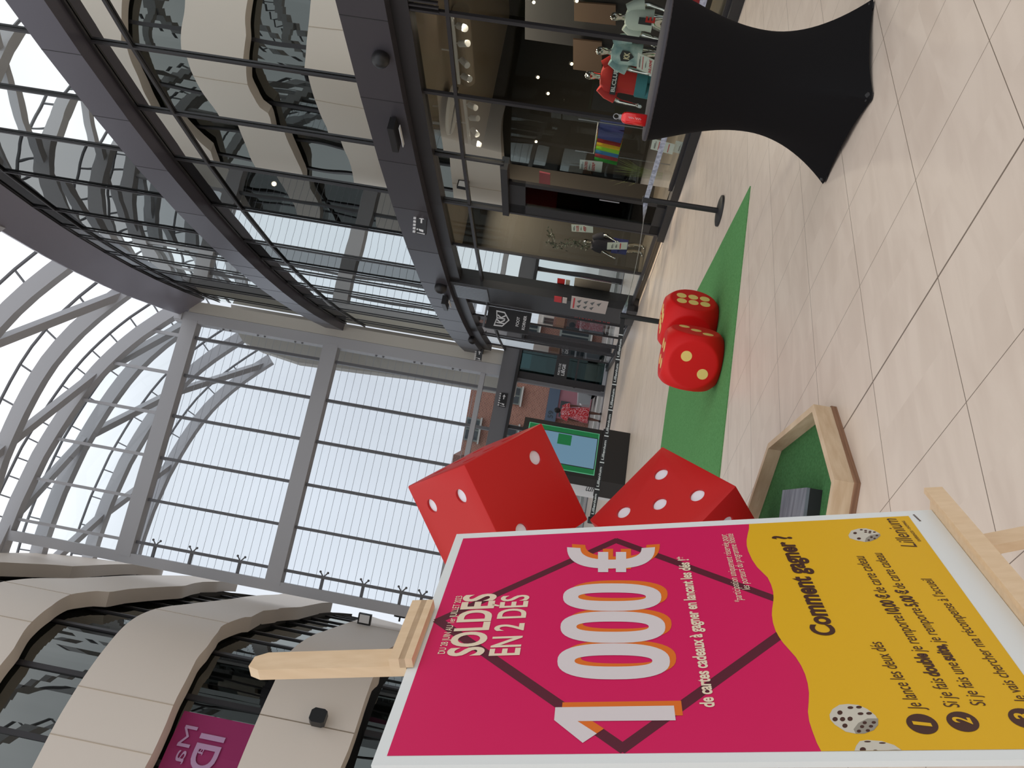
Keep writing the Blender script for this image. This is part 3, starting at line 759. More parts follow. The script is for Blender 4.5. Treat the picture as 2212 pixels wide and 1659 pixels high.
def mixline(parts, BL, BR, TL):
    """one line whose words alternate between light and bold"""
    ws = [];
    for b, bo in parts: _, _, x0, x1 = text_mesh(b, bo); ws.append(x1 - x0)
    gap = .22; tot = sum(ws) + gap * (len(parts) - 1); a = Vector(BL); d = Vector(BR) - a; th = Vector(TL) - a
    la = Vector(ploc(*BL)); lb = Vector(ploc(*BR)); lt_ = Vector(ploc(*TL)); U = (lb - la).normalized(); h = abs((lt_ - la).dot(Vector((U.y, -U.x)))); W = (lb - la).length; x = 0
    for (b, bo), w_ in zip(parts, ws):
        o = la + U * (W * x / tot); letter('lettering', b, pp(o.x, o.y, .0014), pu * U.x + pv * U.y, pu * U.y - pv * U.x, W * w_ / tot, h, brn, poster, bo, shear=.15); x += w_ + gap
mixline([('Si je fais', 0), ('double', .035), ('je remporte', 0), ('10,00 €', .035), ('de carte cadeau', 0)], (2074.5, 1529.6), (1866, 1202.8), (2040, 1528))
mixline([('Si je fais une', 0), ('suite,', .035), ('je remporte', 0), ('5,00 €', .035), ('de carte cadeau', 0)], (2130.7, 1526), (1904.6, 1196), (2098, 1525))
ptext("Je vais chercher ma récompense à l'accueil", (2224, 1519), (2012, 1251.6), (2192, 1517), brn, 0, shear=.15)
for (cx, cy), n_ in (((1992, 1565), '1'), ((2079.5, 1560), '2'), ((2214, 1553), '3')):
    c = Vector(ploc(cx, cy)); r = .0205
    flat('number_disc', [(c.x + r * math.cos(t * math.pi / 14), c.y + r * math.sin(t * math.pi / 14)) for t in range(28)], brn, .0012)
    letter('lettering', n_, pp(c.x - .006, c.y + .011, .0015), pu, -pv, .007 if n_ == '1' else .013, .023, yl, poster, .02, shear=.2)
# wordmark in script-like letters
wm = [(-.05, 0), (.4, 0)]
ptext('Lillenium', (1981.8, 1182.5), (1936, 1122), (1948, 1184), brn, .0, shear=.25)
ptext('EXPÉRIENCES + SHOPPING', (1990, 1170), (1953.5, 1126), (1984, 1171), brn, .01)
for k in range(6):
    a_, b_ = ploc(1990 - 2.6 * k, 1126 - 2.5 * k); flat('tiny_print', [(a_, b_ - .004), (a_ + .0035, b_ - .004), (a_ + .0035, b_), (a_, b_)], brn, .0006)
# printed white dice
dl = mat('printed_die_light', rgb(206, 200, 184), .4); dm = mat('printed_die_mid', rgb(182, 176, 160), .4); dk = mat('printed_die_dark', rgb(152, 146, 132), .4)
def pdie(faces, pips, clipu=None):
    e = .0010
    for poly, m_ in faces:
        P_ = [ploc(*p) for p in K(poly, 1500, 1100, 2.968)]
        if clipu: P_ = [(max(u, clipu), v) for u, v in P_]
        flat('printed_die_face', P_, m_, e); e += .0001
    for x, y, a, b in pips:
        c = K([(x, y)], 1500, 1100, 2.968)[0]
        P_ = [ploc(c[0] + a * math.cos(t * math.pi / 8) / 2.968, c[1] + b * math.sin(t * math.pi / 8) / 2.968) for t in range(16)]
        if clipu: P_ = [(max(u, clipu), v) for u, v in P_]
        flat('printed_pip', P_, mar if False else brn, e)
pdie([([(987, 170), (1005, 140), (1050, 127), (1100, 125), (1150, 138), (1188, 158), (1193, 172), (1170, 192), (1130, 208), (1095, 213), (1040, 203), (995, 188)], dl),
      ([(1092, 212), (1100, 188), (1130, 168), (1188, 160), (1193, 172), (1170, 192), (1130, 208)], dk)],
     [(1030, 156, 12, 7), (1055, 191, 13, 7)] + [(1070 + 28 * i + 0, 135 + 5 * i, 10, 4) for i in range(4)] + [(1098 + 26 * i, 150 + 4 * i, 10, 4) for i in range(2)] + [(1135, 182, 9, 6), (1170, 172, 9, 5), (1118, 201, 8, 5), (1155, 191, 8, 5)])
pdie([([(866, 1320), (885, 1285), (930, 1257), (985, 1252), (1050, 1258), (1110, 1285), (1160, 1325), (1178, 1355), (1175, 1385), (1150, 1420), (1090, 1442), (1035, 1443), (970, 1430), (900, 1385), (870, 1350)], dl),
      ([(1035, 1443), (1020, 1415), (1050, 1375), (1110, 1345), (1178, 1345), (1178, 1385), (1150, 1420), (1090, 1442)], dk)],
     [(933, 1308, 17, 14), (902, 1350, 17, 14), (950, 1350, 17, 14), (998, 1348, 17, 14), (965, 1392, 17, 14), (1000, 1276, 19, 9), (1055, 1273, 19, 9), (1065, 1315, 19, 9), (1120, 1313, 19, 9), (1092, 1373, 14, 10), (1075, 1398, 14, 10), (1055, 1427, 14, 10), (1150, 1371, 14, 9), (1132, 1396, 14, 9), (1112, 1423, 14, 9)])
pdie([([(1035, 1575), (1037, 1520), (1060, 1490), (1110, 1483), (1200, 1490), (1280, 1515), (1330, 1550), (1350, 1580), (1345, 1650), (1040, 1640)], dl), ([(1235, 1590), (1245, 1560), (1290, 1545), (1335, 1555), (1350, 1585), (1345, 1650), (1240, 1640)], dk)],
     [(1080, 1545, 20, 15), (1160, 1560, 20, 14), (1110, 1494, 22, 5), (1205, 1503, 22, 5), (1262, 1560, 16, 6), (1300, 1557, 16, 6)], clipu=L0)

# easel
easel = thing('display_easel', (-.30, 1.62, 0), 'pale pine studio easel holding the sale poster', 'easel')
def eb(a, b, w_, h_, up, name='leg', m=pinex, parent=None):
    return MB().beam(a, b, w_, h_, up).build(name, m, parent or easel)
mu = .2755
# mast with rounded top
mast = MB(); hw = .0255
prof_m = [(-hw, .74), (-hw, -.290), (-hw * .55, -.313), (hw * .55, -.313), (hw, -.290), (hw, .74)]
mast.prism(prof_m, pp(mu, 0, -.014), pu, pv, .022, -pn); mast.build('mast', pinex, easel)
cl = MB(); cl.prism([(mu - .052, -.012), (mu + .13, -.012), (mu + .13, .012), (mu - .052, .012)], pp(0, 0, .020), pu, pv, .018, -pn)
cl.prism([(mu - .052, -.030), (mu + .13, -.030), (mu + .13, -.001), (mu - .052, -.001)], pp(0, 0, .020), pu, pv, .034, -pn); cl.build('top_clamp', pinex, easel)
tray = MB(); tray.prism([(-.16, PH + .001), (PW + .012, PH + .001), (PW + .012, PH + .024), (-.16, PH + .024)], pp(0, 0, .034), pu, pv, .075, -pn)
tray.prism([(-.16, PH - .012), (PW + .012, PH - .012), (PW + .012, PH + .024), (-.16, PH + .024)], pp(0, 0, .046), pu, pv, .012, -pn); tray.build('tray', pinex, easel)
def legto(u0, v0, u1, off=0.03, name='leg'):
    a = pp(u0, v0, -off); k = (0.0 - a.z) / (pv.z); b = a + pv * k + pu * (u1 - u0); b.z = .0; return eb(a, b, .045, .022, pn, name)
legto(.33, .25, -.02); legto(.37, .25, .72)
a = pp(.35, .1, -.04); b = Vector((a.x - .55 * .9 + .05, a.y + .30, 0)); eb(a, b, .045, .022, pu, 'rear_leg')
eb(pp(.06, .80, -.05), pp(.62, .80, -.05), .045, .02, pn, 'crossbar')
# ---------------------------------------------------------------- two giant card dice stacked on their corners
def giant_die(base, yaw, faces, label, A=.6):
    """faces: pip layouts keyed by local axis; the cube stands on the corner (0,0,0) with its diagonal upright"""
    d = Vector((1, 1, 1)).normalized(); q = d.rotation_difference(Vector((0, 0, 1))).to_matrix()
    e0 = q @ Vector((1, 0, 0)); R = Matrix.Rotation(math.radians(yaw) - math.atan2(e0.y, e0.x), 3, 'Z') @ q
    t = thing('giant_die', base, label, 'die', 'giant dice stacked corner on corner')
    # cube shell with bevelled edges and round recesses
    bm = bmesh.new(); bmesh.ops.create_cube(bm, size=A); bmesh.ops.translate(bm, verts=bm.verts, vec=(A / 2, A / 2, A / 2)); bmesh.ops.bevel(bm, geom=bm.edges[:], offset=.009, segments=2, affect='EDGES', profile=.5)
    bmesh.ops.transform(bm, matrix=R.to_4x4(), verts=bm.verts)
    me = bpy.data.meshes.new('shell'); bm.to_mesh(me); bm.free(); me.materials.append(red); sh = bpy.data.objects.new('shell', me); COL.objects.link(sh); sh.location = base
    cut = MB(); pos = []
    LAY = {1: [(0, 0)], 2: [(-1, -1), (1, 1)], 3: [(-1, -1), (0, 0), (1, 1)], 4: [(-1, -1), (1, 1), (-1, 1), (1, -1)], 5: [(-1, -1), (1, 1), (-1, 1), (1, -1), (0, 0)], 6: [(-1, -1), (1, 1), (-1, 1), (1, -1), (-1, 0), (1, 0)]}
    for (ax, side), (n_, flip) in faces.items():
        oth = [i for i in range(3) if i != ax]
        for i, j in LAY[n_]:
            if flip == 1: i = -i
            if flip == 2: i, j = j, i
            c = Vector((A / 2, A / 2, A / 2)); c[ax] = A if side else 0; c[oth[0]] += i * A * .25; c[oth[1]] += j * A * .25
            nn = Vector((0, 0, 0)); nn[ax] = 1 if side else -1
            pos.append((R @ c + base, (R @ nn).normalized()))
    cutm = MB()
    for c, nn in pos: cutm.tube([c - nn * .016, c + nn * .02], .041, 28)
    co = cutm.build('cut', M['white_c'], loc=(0, 0, 0))
    md = sh.modifiers.new('b', 'BOOLEAN'); md.operation = 'DIFFERENCE'; md.object = co; md.solver = 'EXACT'
    dg = bpy.context.evaluated_depsgraph_get(); me2 = bpy.data.meshes.new_from_object(sh.evaluated_get(dg)); bpy.data.objects.remove(sh); bpy.data.objects.remove(co)
    me2.materials.clear(); me2.materials.append(red); me2.polygons.foreach_set('material_index', [0] * len(me2.polygons)); me2.polygons.foreach_set('use_smooth', [True] * len(me2.polygons)); me2.set_sharp_from_angle(angle=math.radians(25))
    so = bpy.data.objects.new('shell', me2); COL.objects.link(so); so.parent = t
    for c, nn in pos:
        MB().tube([c - nn * .0165, c - nn * .0135], .0400, 28).build('pip', M['white_c'], t)
    return t
XYc = Vector((-.675, 4.62, .002)); DG = .6 * math.sqrt(3)
giant_die(XYc, -43.5, {(0, 1): (5, 0), (1, 0): (4, 0), (2, 1): (1, 0)}, 'lower giant red card die showing five white pips, balanced on a corner')
giant_die(XYc + Vector((0, 0, DG + .004)), -2.5, {(1, 0): (2, 1), (2, 1): (4, 0), (0, 1): (6, 0)}, 'upper giant red card die standing corner on corner on top of the other')

# ---------------------------------------------------------------- black stretch-covered standing table
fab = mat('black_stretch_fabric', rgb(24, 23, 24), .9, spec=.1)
TC = Vector((1.93, 4.74, 0)); TT = 1.10
tb = thing('standing_table', TC, 'black stretch-fabric covered standing table with red bottle on top', 'table')
mb = MB(); n = 96; rings = 30; vs = []; fs = []
feet = [math.radians(a) for a in (158.5, 158.5 + 90, 158.5 + 180, 158.5 + 270)]
for k in range(rings + 1):
    t = k / rings            # 0 top, 1 floor
    for i in range(n):
        a = 2 * math.pi * i / n
        da = min(abs((a - f + math.pi) % (2 * math.pi) - math.pi) for f in feet); cth = (da / (math.pi / 4))
        foot = math.exp(-(cth / .13) ** 2) * .035
        base_r = .345 / max(math.cos(math.pi / 4 - da), .05) * (1 - .02 * math.sin(math.pi * cth)) + foot * .6     # square with corners at the feet
        if t < .52: r = .405 + (.272 - .405) * math.sin(t / .52 * math.pi / 2) ** 1.15
        else:
            u_ = (t - .52) / .48; r = .272 + (base_r - .272) * (u_ ** 2.0)
        hem = .010 + .014 * (1 - math.exp(-(cth / .28) ** 2)) * math.sin(math.pi * min(cth, 1) / 2)
        z = TT - .02 - t * (TT - .02 - (hem if t > .8 else hem * t / .8) )
        vs.append(TC + Vector((r * math.cos(a), r * math.sin(a), z)))
for k in range(rings):
    for i in range(n): fs.append((k * n + i, k * n + (i + 1) % n, (k + 1) * n + (i + 1) % n, (k + 1) * n + i))
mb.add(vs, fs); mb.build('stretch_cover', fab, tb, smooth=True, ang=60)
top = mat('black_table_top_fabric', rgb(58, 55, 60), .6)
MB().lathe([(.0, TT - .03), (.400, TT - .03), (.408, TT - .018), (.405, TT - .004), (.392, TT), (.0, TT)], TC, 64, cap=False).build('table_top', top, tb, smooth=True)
for f in feet:
    MB().lathe([(.028, 0), (.03, .004), (.026, .03), (.012, .04)], TC + Vector((.455 * math.cos(f), .455 * math.sin(f), 0)), 12).build('foot', M['blackp'], tb)
MB().tube([TC + Vector((0, 0, .02)), TC + Vector((0, 0, TT - .03))], .03, 12).build('pole', M['metal'], tb)
# red metal flask
bp_ = TC + Vector((-.31, .0, TT)); rb = mat('red_lacquered_metal', rgb(226, 24, 22), .18, .25, spec=.7, coat=.5)
fk = thing('drinking_flask', bp_, 'red metal flask with dark loop cap standing on the black table', 'bottle')
MB().lathe([(.0, 0), (.031, .0), (.034, .005), (.034, .112), (.030, .130), (.020, .140), (.016, .144), (.0, .144)], bp_, 28, cap=False).build('flask_body', rb, fk, smooth=True, ang=50)
cp = MB().lathe([(.017, .142), (.017, .155), (.012, .159), (0, .159)], bp_, 20); cp.tube([bp_ + Vector((.015 * math.cos(a), 0, .172 + .016 * math.sin(a))) for a in [2 * math.pi * k / 16 for k in range(16)]], .0028, 6, closed=True); cp.build('cap', M['metal'], fk, smooth=True, ang=40)
dv = Vector((bp_.x, bp_.y, 0)).normalized(); sdv = Vector((dv.y, -dv.x, 0))
sq = MB(); ux_ = -sdv
for z_, am, ln in ((.030, .006, .034), (.072, .005, .030)):
    sq.tube([bp_ - dv * .0342 + ux_ * (am * math.sin(k * 1.35) - .004) + Vector((0, 0, z_ + ln * k / 14)) for k in range(15)], .0007, 5)
sq.build('scribble_print', M['white'], fk)

# ---------------------------------------------------------------- green carpets
grn = mat('green_carpet', rgb(98, 152, 94), .95, noise=((60, 60, 60), rgb(84, 136, 80)), spec=.1)
A_ = atz(1622, 402); B_ = atz(1553, 1050); far0 = atz(1500, 640); far1 = atz(1436, 900); far2 = atz(1424, 1000)
dAB = (B_ - A_).normalized(); Bx = A_ + dAB * 5.6; dF = (far2 - far1).normalized()
c1_ = far2 + (far2 - far1).normalized() * 2.2
poly = [A_, atz(1597, 452), atz(1570, 505), atz(1546, 553), atz(1501, 640), atz(1462, 745), atz(1452, 800), atz(1440, 880), far2, c1_, Bx]
mb = MB(); mb.prism([(p.x, p.y) for p in poly], (0, 0, .0), (1, 0, 0), (0, 1, 0), .008)
tag(mb.build('green_carpet', grn), 'long green carpet tapering to a point, under the two foam dice', 'carpet')

# ---------------------------------------------------------------- foam dice
foam = mat('red_foam_skin', rgb(214, 16, 16), .5, spec=.3); pipm = mat('yellow_pip_paint', rgb(240, 208, 120), .5)
def foam_die(c, yaw, a, faces, label):
    t = thing('foam_die', (c[0], c[1], .008), label, 'die', 'red foam dice on the green carpet')
    R = Matrix.Rotation(math.radians(yaw), 3, 'Z'); C_ = Vector((c[0], c[1], .009 + a / 2)); Rr = .655 * a
    mb = MB(); n = 44
    for ax in range(3):
        for sg in (-1, 1):
            vs = []
            for i in range(n + 1):
                for j in range(n + 1):
                    u_ = math.tan((i / n * 2 - 1) * math.pi / 4); v_ = math.tan((j / n * 2 - 1) * math.pi / 4)
                    d = Vector((0, 0, 0)); d[ax] = sg; d[(ax + 1) % 3] = u_; d[(ax + 2) % 3] = v_; d.normalize()
                    r = 1 / ((max(abs(d[0]), abs(d[1]), abs(d[2])) / (a / 2)) ** 160 + (1 / Rr) ** 160) ** (1 / 160)
                    vs.append(C_ + R @ (d * r))
            fs = [(i * (n + 1) + j, (i + 1) * (n + 1) + j, (i + 1) * (n + 1) + j + 1, i * (n + 1) + j + 1) for i in range(n) for j in range(n)]
            mb.add(vs, fs)
    mb.build('die_body', foam, t, smooth=True, ang=60)
    for (ax, sg), lay in faces.items():
        nn = Vector((0, 0, 0)); nn[ax] = sg; o = [Vector((0, 0, 1)), None]
        hor = R @ (Vector((0, 0, 1)).cross(nn)) if ax != 2 else R @ Vector((1, 0, 0)); ver = Vector((0, 0, 1)) if ax != 2 else R @ Vector((0, 1, 0)); N_ = R @ nn
        for i, j in lay:
            p = C_ + N_ * (a / 2 - .004) + hor * (i * a) + ver * (j * a)
            MB().tube([p, p + N_ * .0055], .047 * a / .5, 24).build('pip', pipm, t)
    return t
p6 = [(-.11, -.22), (-.11, 0), (-.11, .22), (.11, -.22), (.11, 0), (.11, .22)]
foam_die((.50, 7.385), -17, .50, {(1, -1): [(.13, .14), (-.14, -.19)], (0, 1): [(.19, .19), (0, 0), (-.19, -.19)], (2, 1): [(-.15, .15), (.15, .15), (-.15, -.15), (.15, -.15)]}, 'front red foam die showing two yellow pips, on the green carpet')
foam_die((.865, 7.98), -34, .50, {(0, 1): p6, (1, -1): [(-.12, 0)], (2, 1): [(-.12, -.2), (-.12, 0), (-.12, .2), (.12, -.2), (.12, 0), (.12, .2)]}, 'rear red foam die showing six yellow pips, partly behind the other')

# ---------------------------------------------------------------- wooden mini-golf border with green bed and grey block
ply = mat('pale_plywood', rgb(214, 190, 158), .6, noise=((6, 6, 30), rgb(196, 168, 134)))
plye = mat('plywood_edge', rgb(150, 112, 84), .7, noise=((4, 4, 160), rgb(120, 84, 60)))
g2 = mat('green_felt_bed', rgb(72, 118, 72), .95, noise=((80, 80, 80), rgb(60, 102, 60)), spec=.1)
hh = .108
V1 = Vector((.150, 4.035, 0)); V2 = Vector((-.167, 3.560, 0)); V0 = atz(1659, 958, hh); V0.z = 0; Vm = atz(1621, 1073, hh); Vm.z = 0; V3 = atz(1847.6, 1112, .0)
d0 = (V1 - V2).normalized(); dl_ = (V3 - V2).normalized()
e1 = V2 + dl_ * .62; e0 = V0 + (Vm - V0).normalized() * .55
ring = [e1, V2, V1, V0, e0]
th = .034
mgc = thing('minigolf_border', (-.1, 4.2, 0), 'pale plywood mini-golf border frame around green felt on the tiled floor', 'mini-golf lane')
def inset(P, t):
    out = []
    for i in range(len(P)):
        a = P[max(i - 1, 0)]; b = P[i]; c = P[min(i + 1, len(P) - 1)]
        n1 = (b - a) if i > 0 else (c - b); n2 = (c - b) if i < len(P) - 1 else n1
        n1 = Vector((-n1.y, n1.x, 0)).normalized(); n2 = Vector((-n2.y, n2.x, 0)).normalized(); m_ = (n1 + n2).normalized(); out.append(b + m_ * (t / max(m_.dot(n1), .3)))
    return out
inn = inset(ring, th); out2 = inset(ring, -.006)
for i in range(4):
    a, b, c, d = ring[i], ring[i + 1], inn[i + 1], inn[i]
    mb = MB(); z0, z1 = Vector((0, 0, .026)), Vector((0, 0, hh)); mb.add([a + z0, b + z0, c + z0, d + z0, a + z1, b + z1, c + z1, d + z1], [(0, 3, 2, 1), (4, 5, 6, 7), (0, 1, 5, 4), (1, 2, 6, 5), (2, 3, 7, 6), (3, 0, 4, 7)])
    mb.build('side_board', ply, mgc)
    a, b = out2[i], out2[i + 1]; mb = MB(); z0, z1 = Vector((0, 0, 0)), Vector((0, 0, .026)); mb.add([a + z0, b + z0, c + z0, d + z0, a + z1, b + z1, c + z1, d + z1], [(0, 3, 2, 1), (4, 5, 6, 7), (0, 1, 5, 4), (1, 2, 6, 5), (2, 3, 7, 6), (3, 0, 4, 7)])
    mb.build('base_board', plye, mgc)
mb = MB(); mb.prism([(p.x, p.y) for p in inn], (0, 0, .026), (1, 0, 0), (0, 1, 0), .006); mb.build('felt_bed', g2, mgc)
gb = mat('grey_washed_wood', rgb(128, 132, 138), .7, noise=((3, 26, 3), rgb(92, 96, 104))); gk = mat('black_painted_wood', rgb(34, 34, 35), .6)
p0 = atz(1743, 1053, .105); p1 = atz(1652, 1063, .105); p0.z = p1.z = 0; ux = (p1 - p0).normalized(); q0 = atz(1737, 1125, .105); q0.z = 0
wx = (q0 - p0); wx = (wx - ux * wx.dot(ux)).normalized(); Lb = .40; Wb = .50
bl = thing('obstacle_block', p0 + ux * .2 + wx * .25 + Vector((0, 0, .032)), 'grey washed wooden block with black end standing on green felt', 'obstacle')
mb = MB(); mb.prism([(0, 0), (Lb, 0), (Lb, Wb), (0, Wb)], p0 + Vector((0, 0, .090)), ux, wx, .015, (0, 0, 1)); mb.build('grey_top', gb, bl)
mb = MB(); mb.prism([(0, 0), (Lb, 0), (Lb, Wb), (0, Wb)], p0 + Vector((0, 0, .0325)), ux, wx, .0575, (0, 0, 1)); mb.build('block_body', gk, bl)

# ---------------------------------------------------------------- belt barriers
def stanchion(P, label, h=.84, zz=0.0):
    P = Vector((P[0], P[1], zz)); t = thing('belt_post', P, label, 'belt post', 'black retractable belt posts')
    MB().lathe([(0, 0), (.165, 0), (.168, .008), (.165, .024), (.14, .032), (.035, .036), (.0, .036)], P, 40, cap=False).build('base', M['black'], t, smooth=True, ang=30)
    MB().tube([P + Vector((0, 0, .03)), P + Vector((0, 0, h - .07))], .030, 20).build('pole', M['blackp'], t, smooth=True)
    MB().lathe([(0, h - .09), (.036, h - .09), (.036, h - .005), (.030, h), (0, h)], P, 24, cap=False).build('belt_head', M['blackp'], t, smooth=True, ang=30)
    return t
S1 = atz(1557, 456); S2 = atz(1497, 707); S3 = Vector((-1.28, 8.75, 0)); S4 = Vector((3.46, 4.30, 0))
stanchion(S1, 'belt post between carpet tip and shop door, fully visible with round base')
stanchion(S2, 'belt post behind the red foam dice, base hidden', .832, .009)
stanchion(S3, 'belt post hidden behind the giant stacked dice', .832, .009)
stanchion(S4, 'belt post behind the black table, out at the right edge')
bw = mat('printed_belt_web', rgb(198, 200, 214), .6, noise=((26, 26, 26), rgb(140, 142, 160))); bb = mat('black_belt_web', rgb(36, 34, 36), .6)
def belt(a, b, m_, label, txt=None, sag=.012, tw=0.0, z=.80):
    a = Vector((a.x, a.y, z)); b = Vector((b.x, b.y, z)); d = (b - a).normalized(); a = a + d * .037; b = b - d * .037; n = 24; s_ = d.cross(Vector((0, 0, 1))).normalized(); vs = []; fs = []; pts = []
    for k in range(n + 1):
        t = k / n; p = a.lerp(b, t) - Vector((0, 0, sag * 4 * t * (1 - t))); an = tw * min(1, 7 * t, 7 * (1 - t))
        w_ = Vector((0, 0, .025)) * math.cos(an) + s_ * .025 * math.sin(an); vs += [p - w_ - s_ * .001, p + w_ - s_ * .001, p + w_ + s_ * .001, p - w_ + s_ * .001]
    for k in range(n):
        for j in range(4): fs.append((4 * k + j, 4 * k + (j + 1) % 4, 4 * k + 4 + (j + 1) % 4, 4 * k + 4 + j))
    mb = MB(); mb.add(vs, fs); o = mb.build('barrier_belt', m_); tag(o, label, 'belt', 'barrier belts')
    if txt:
        L = (b - a).length; k = 0; step = .30
        while (k + 1) * step < L:
            t = (k * step + .03) / L; p = a.lerp(b, t) - Vector((0, 0, sag * 4 * t * (1 - t) + .012)); 
            letter('belt_print', txt, p + s_ * .0025, d, (0, 0, 1), .22, .026, M['white'], o, .02); k += 1
            q_ = a.lerp(b, (k * step) / L); MB().box(q_ - Vector((0, 0, sag * 4 * (k * step / L) * (1 - k * step / L))) + s_ * .0025, (.012, .001, .048), Matrix((d, s_, Vector((0, 0, 1)))).transposed()).build('belt_print', M['white'], o)
    return o
belt(S1, S4, bw, 'pale printed belt running from carpet-tip post to the table side')
belt(S2, S1, bw, 'thin twisted pale belt between the two visible posts', tw=1.38, sag=.03)
belt(S3, S2, bb, 'black belt with white lettering stretched in front of the screen totem', 'Lillenium', sag=.02)
# ---------------------------------------------------------------- digital totem
K0 = atz(1362, 936); K1 = atz(1350, 1048); kd = (K1 - K0).normalized(); kn = Vector((kd.y, -kd.x, 0))
if kn.dot(K0) > 0: kn = -kn      # towards the viewer
kw = (K1 - K0).length
tot = thing('digital_totem', K0.lerp(K1, .5) - kn * .3, 'black digital screen totem with pale blue screen in green border', 'screen')
KH = 1.98
def kp(a, z, e=0.0): return K0 + kd * a + kn * e + Vector((0, 0, z))
def kbox(a0, a1, z0, z1, e0, e1, m_, name): 
    mb = MB(); mb.prism([(a0, z0), (a1, z0), (a1, z1), (a0, z1)], kp(0, 0, e0), kd, (0, 0, 1), e1 - e0, kn); return mb.build(name, m_, tot)
kbox(.0, kw, .0, .50, -.55, .0, M['black'], 'base')
kbox(.02, kw - .02, .50, KH, -.30, -.03, M['black'], 'cabinet')
scr = mat('screen_blue', rgb(60, 80, 96), .25, emit=(rgb(104, 138, 160), .75)); sgr = mat('screen_green', rgb(20, 60, 36), .25, emit=(rgb(30, 108, 62), .7)); sgl = mat('screen_light_green', rgb(60, 120, 90), .25, emit=(rgb(90, 160, 125), .7))
kbox(.12, kw - .10, .56, 1.88, -.031, -.024, sgl, 'screen_border')
kbox(.135, kw - .115, .575, 1.865, -.025, -.021, sgr, 'screen_frame')
kbox(.235, kw - .215, .575, 1.84, -.022, -.018, M['black'], 'screen_bezel')
kbox(.25, kw - .23, .59, 1.82, -.019, -.015, scr, 'screen_picture')
kbox(.27, .50, 1.06, 1.31, -.016, -.013, sgr, 'green_square')
# ---------------------------------------------------------------- white sign panel with vertical word
PY = K1.y + 1.3
def sy(x, y): return onv(x, y, (0, PY), (1, 0))
r_ = sy(1300, 1046); l_ = sy(1300, 1080); sgp = thing('sign_panel', Vector(((r_.x + l_.x) / 2, PY, 0)), 'white sign panel with vertical black handwritten word beside the totem', 'sign')
MB().prism([(l_.x, .0), (r_.x, .0), (r_.x, 1.55), (l_.x, 1.55)], (0, PY, 0), (1, 0, 0), (0, 0, 1), .05, (0, 1, 0)).build('panel', M['white'], sgp)
a_ = sy(1338, 1066); b_ = sy(1278, 1057)
letter('lettering', 'Lillenium', Vector((a_.x + .02, PY - .004, max(a_.z, .06))), (0, 0, 1), (-1, 0, 0), b_.z - a_.z, .13, M['blackp'], sgp, .0, shear=.25)
# ---------------------------------------------------------------- person in red dress at the entrance
skinm = mat('brown_skin', rgb(92, 60, 48), .6); hair = mat('black_hair', rgb(24, 20, 20), .6)
def dress_mat():
    m = mat('red_white_print_fabric', rgb(190, 28, 38), .8); nt = m.node_tree; b = nt.nodes['Principled BSDF']
    t = N(nt, 'ShaderNodeTexCoord'); v = N(nt, 'ShaderNodeTexNoise'); v.inputs['Scale'].default_value = 13; v.inputs['Distortion'].default_value = 2.5; nt.links.new(t.outputs['Object'], v.inputs['Vector'])
    r = N(nt, 'ShaderNodeValToRGB'); r.color_ramp.interpolation = 'CONSTANT'; r.color_ramp.elements[0].color = rgb(190, 28, 40); r.color_ramp.elements[1].position = .55; r.color_ramp.elements[1].color = rgb(222, 176, 182)
    nt.links.new(v.outputs[0], r.inputs[0]); nt.links.new(r.outputs[0], b.inputs['Base Color']); return m
PP = Vector((-.62, 28.05, .012)); ps = 1.60 / 1.70
per = thing('person', PP, 'person in short-sleeved red and white patterned dress seen from behind at the entrance', 'person')
def P_(x, y, z, r): return (PP.x + x * ps, PP.y + y * ps, PP.z + z * ps, r * ps)
nodes = {'pel': P_(0, 0, .93, .13), 'wa': P_(0, 0, 1.10, .115), 'ch': P_(0, .0, 1.28, .135), 'ns': P_(0, .01, 1.42, .075), 'nk': P_(0, .02, 1.48, .052), 'hd': P_(.0, .03, 1.58, .092), 'ht': P_(0, .035, 1.645, .07), 'fc': P_(0, .105, 1.56, .045), 'nose': P_(0, .15, 1.575, .014)}
ed = [('pel', 'wa'), ('wa', 'ch'), ('ch', 'ns'), ('ns', 'nk'), ('nk', 'hd'), ('hd', 'ht'), ('hd', 'fc'), ('fc', 'nose')]
for s, t in ((-1, 'l'), (1, 'r')):
    hip = 'hip' + t
    nodes[hip] = P_(s * .10, 0, .86, .10); nodes['kn' + t] = P_(s * .11, .01 * s, .48, .062); nodes['cf' + t] = P_(s * .115, -.02, .33, .058); nodes['an' + t] = P_(s * .12, -.01 + .04 * s, .085, .036); nodes['to' + t] = P_(s * .14, .13 + .04 * s, .03, .034); nodes['he' + t] = P_(s * .12, -.05 + .04 * s, .035, .034)
    ed += [('pel', hip), (hip, 'kn' + t), ('kn' + t, 'cf' + t), ('cf' + t, 'an' + t), ('an' + t, 'to' + t), ('an' + t, 'he' + t)]
    nodes['sh' + t] = P_(s * .17, 0, 1.38, .065); nodes['el' + t] = P_(s * .25, -.02, 1.12, .043); nodes['wr' + t] = P_(s * .27, .05, .90, .028); nodes['pa' + t] = P_(s * .275, .07, .83, .032)
    ed += [('ch', 'sh' + t), ('sh' + t, 'el' + t), ('el' + t, 'wr' + t), ('wr' + t, 'pa' + t)]
    for f in range(4):
        k = 'f%d%s' % (f, t); yy = .045 + f * .018; nodes[k] = P_(s * .278, yy, .785 - (.01 if f in (1, 2) else 0), .010); nodes[k + 'b'] = P_(s * .268, yy + .004, .745 - (.012 if f in (1, 2) else 0), .009); ed += [('pa' + t, k), (k, k + 'b')]
    nodes['th' + t] = P_(s * .255, .10, .81, .011); nodes['th2' + t] = P_(s * .25, .115, .775, .009); ed += [('pa' + t, 'th' + t), ('th' + t, 'th2' + t)]
skin('body', nodes, ed, skinm, per, root='pel')
dr = MB(); R90 = None
dm_ = dress_mat()
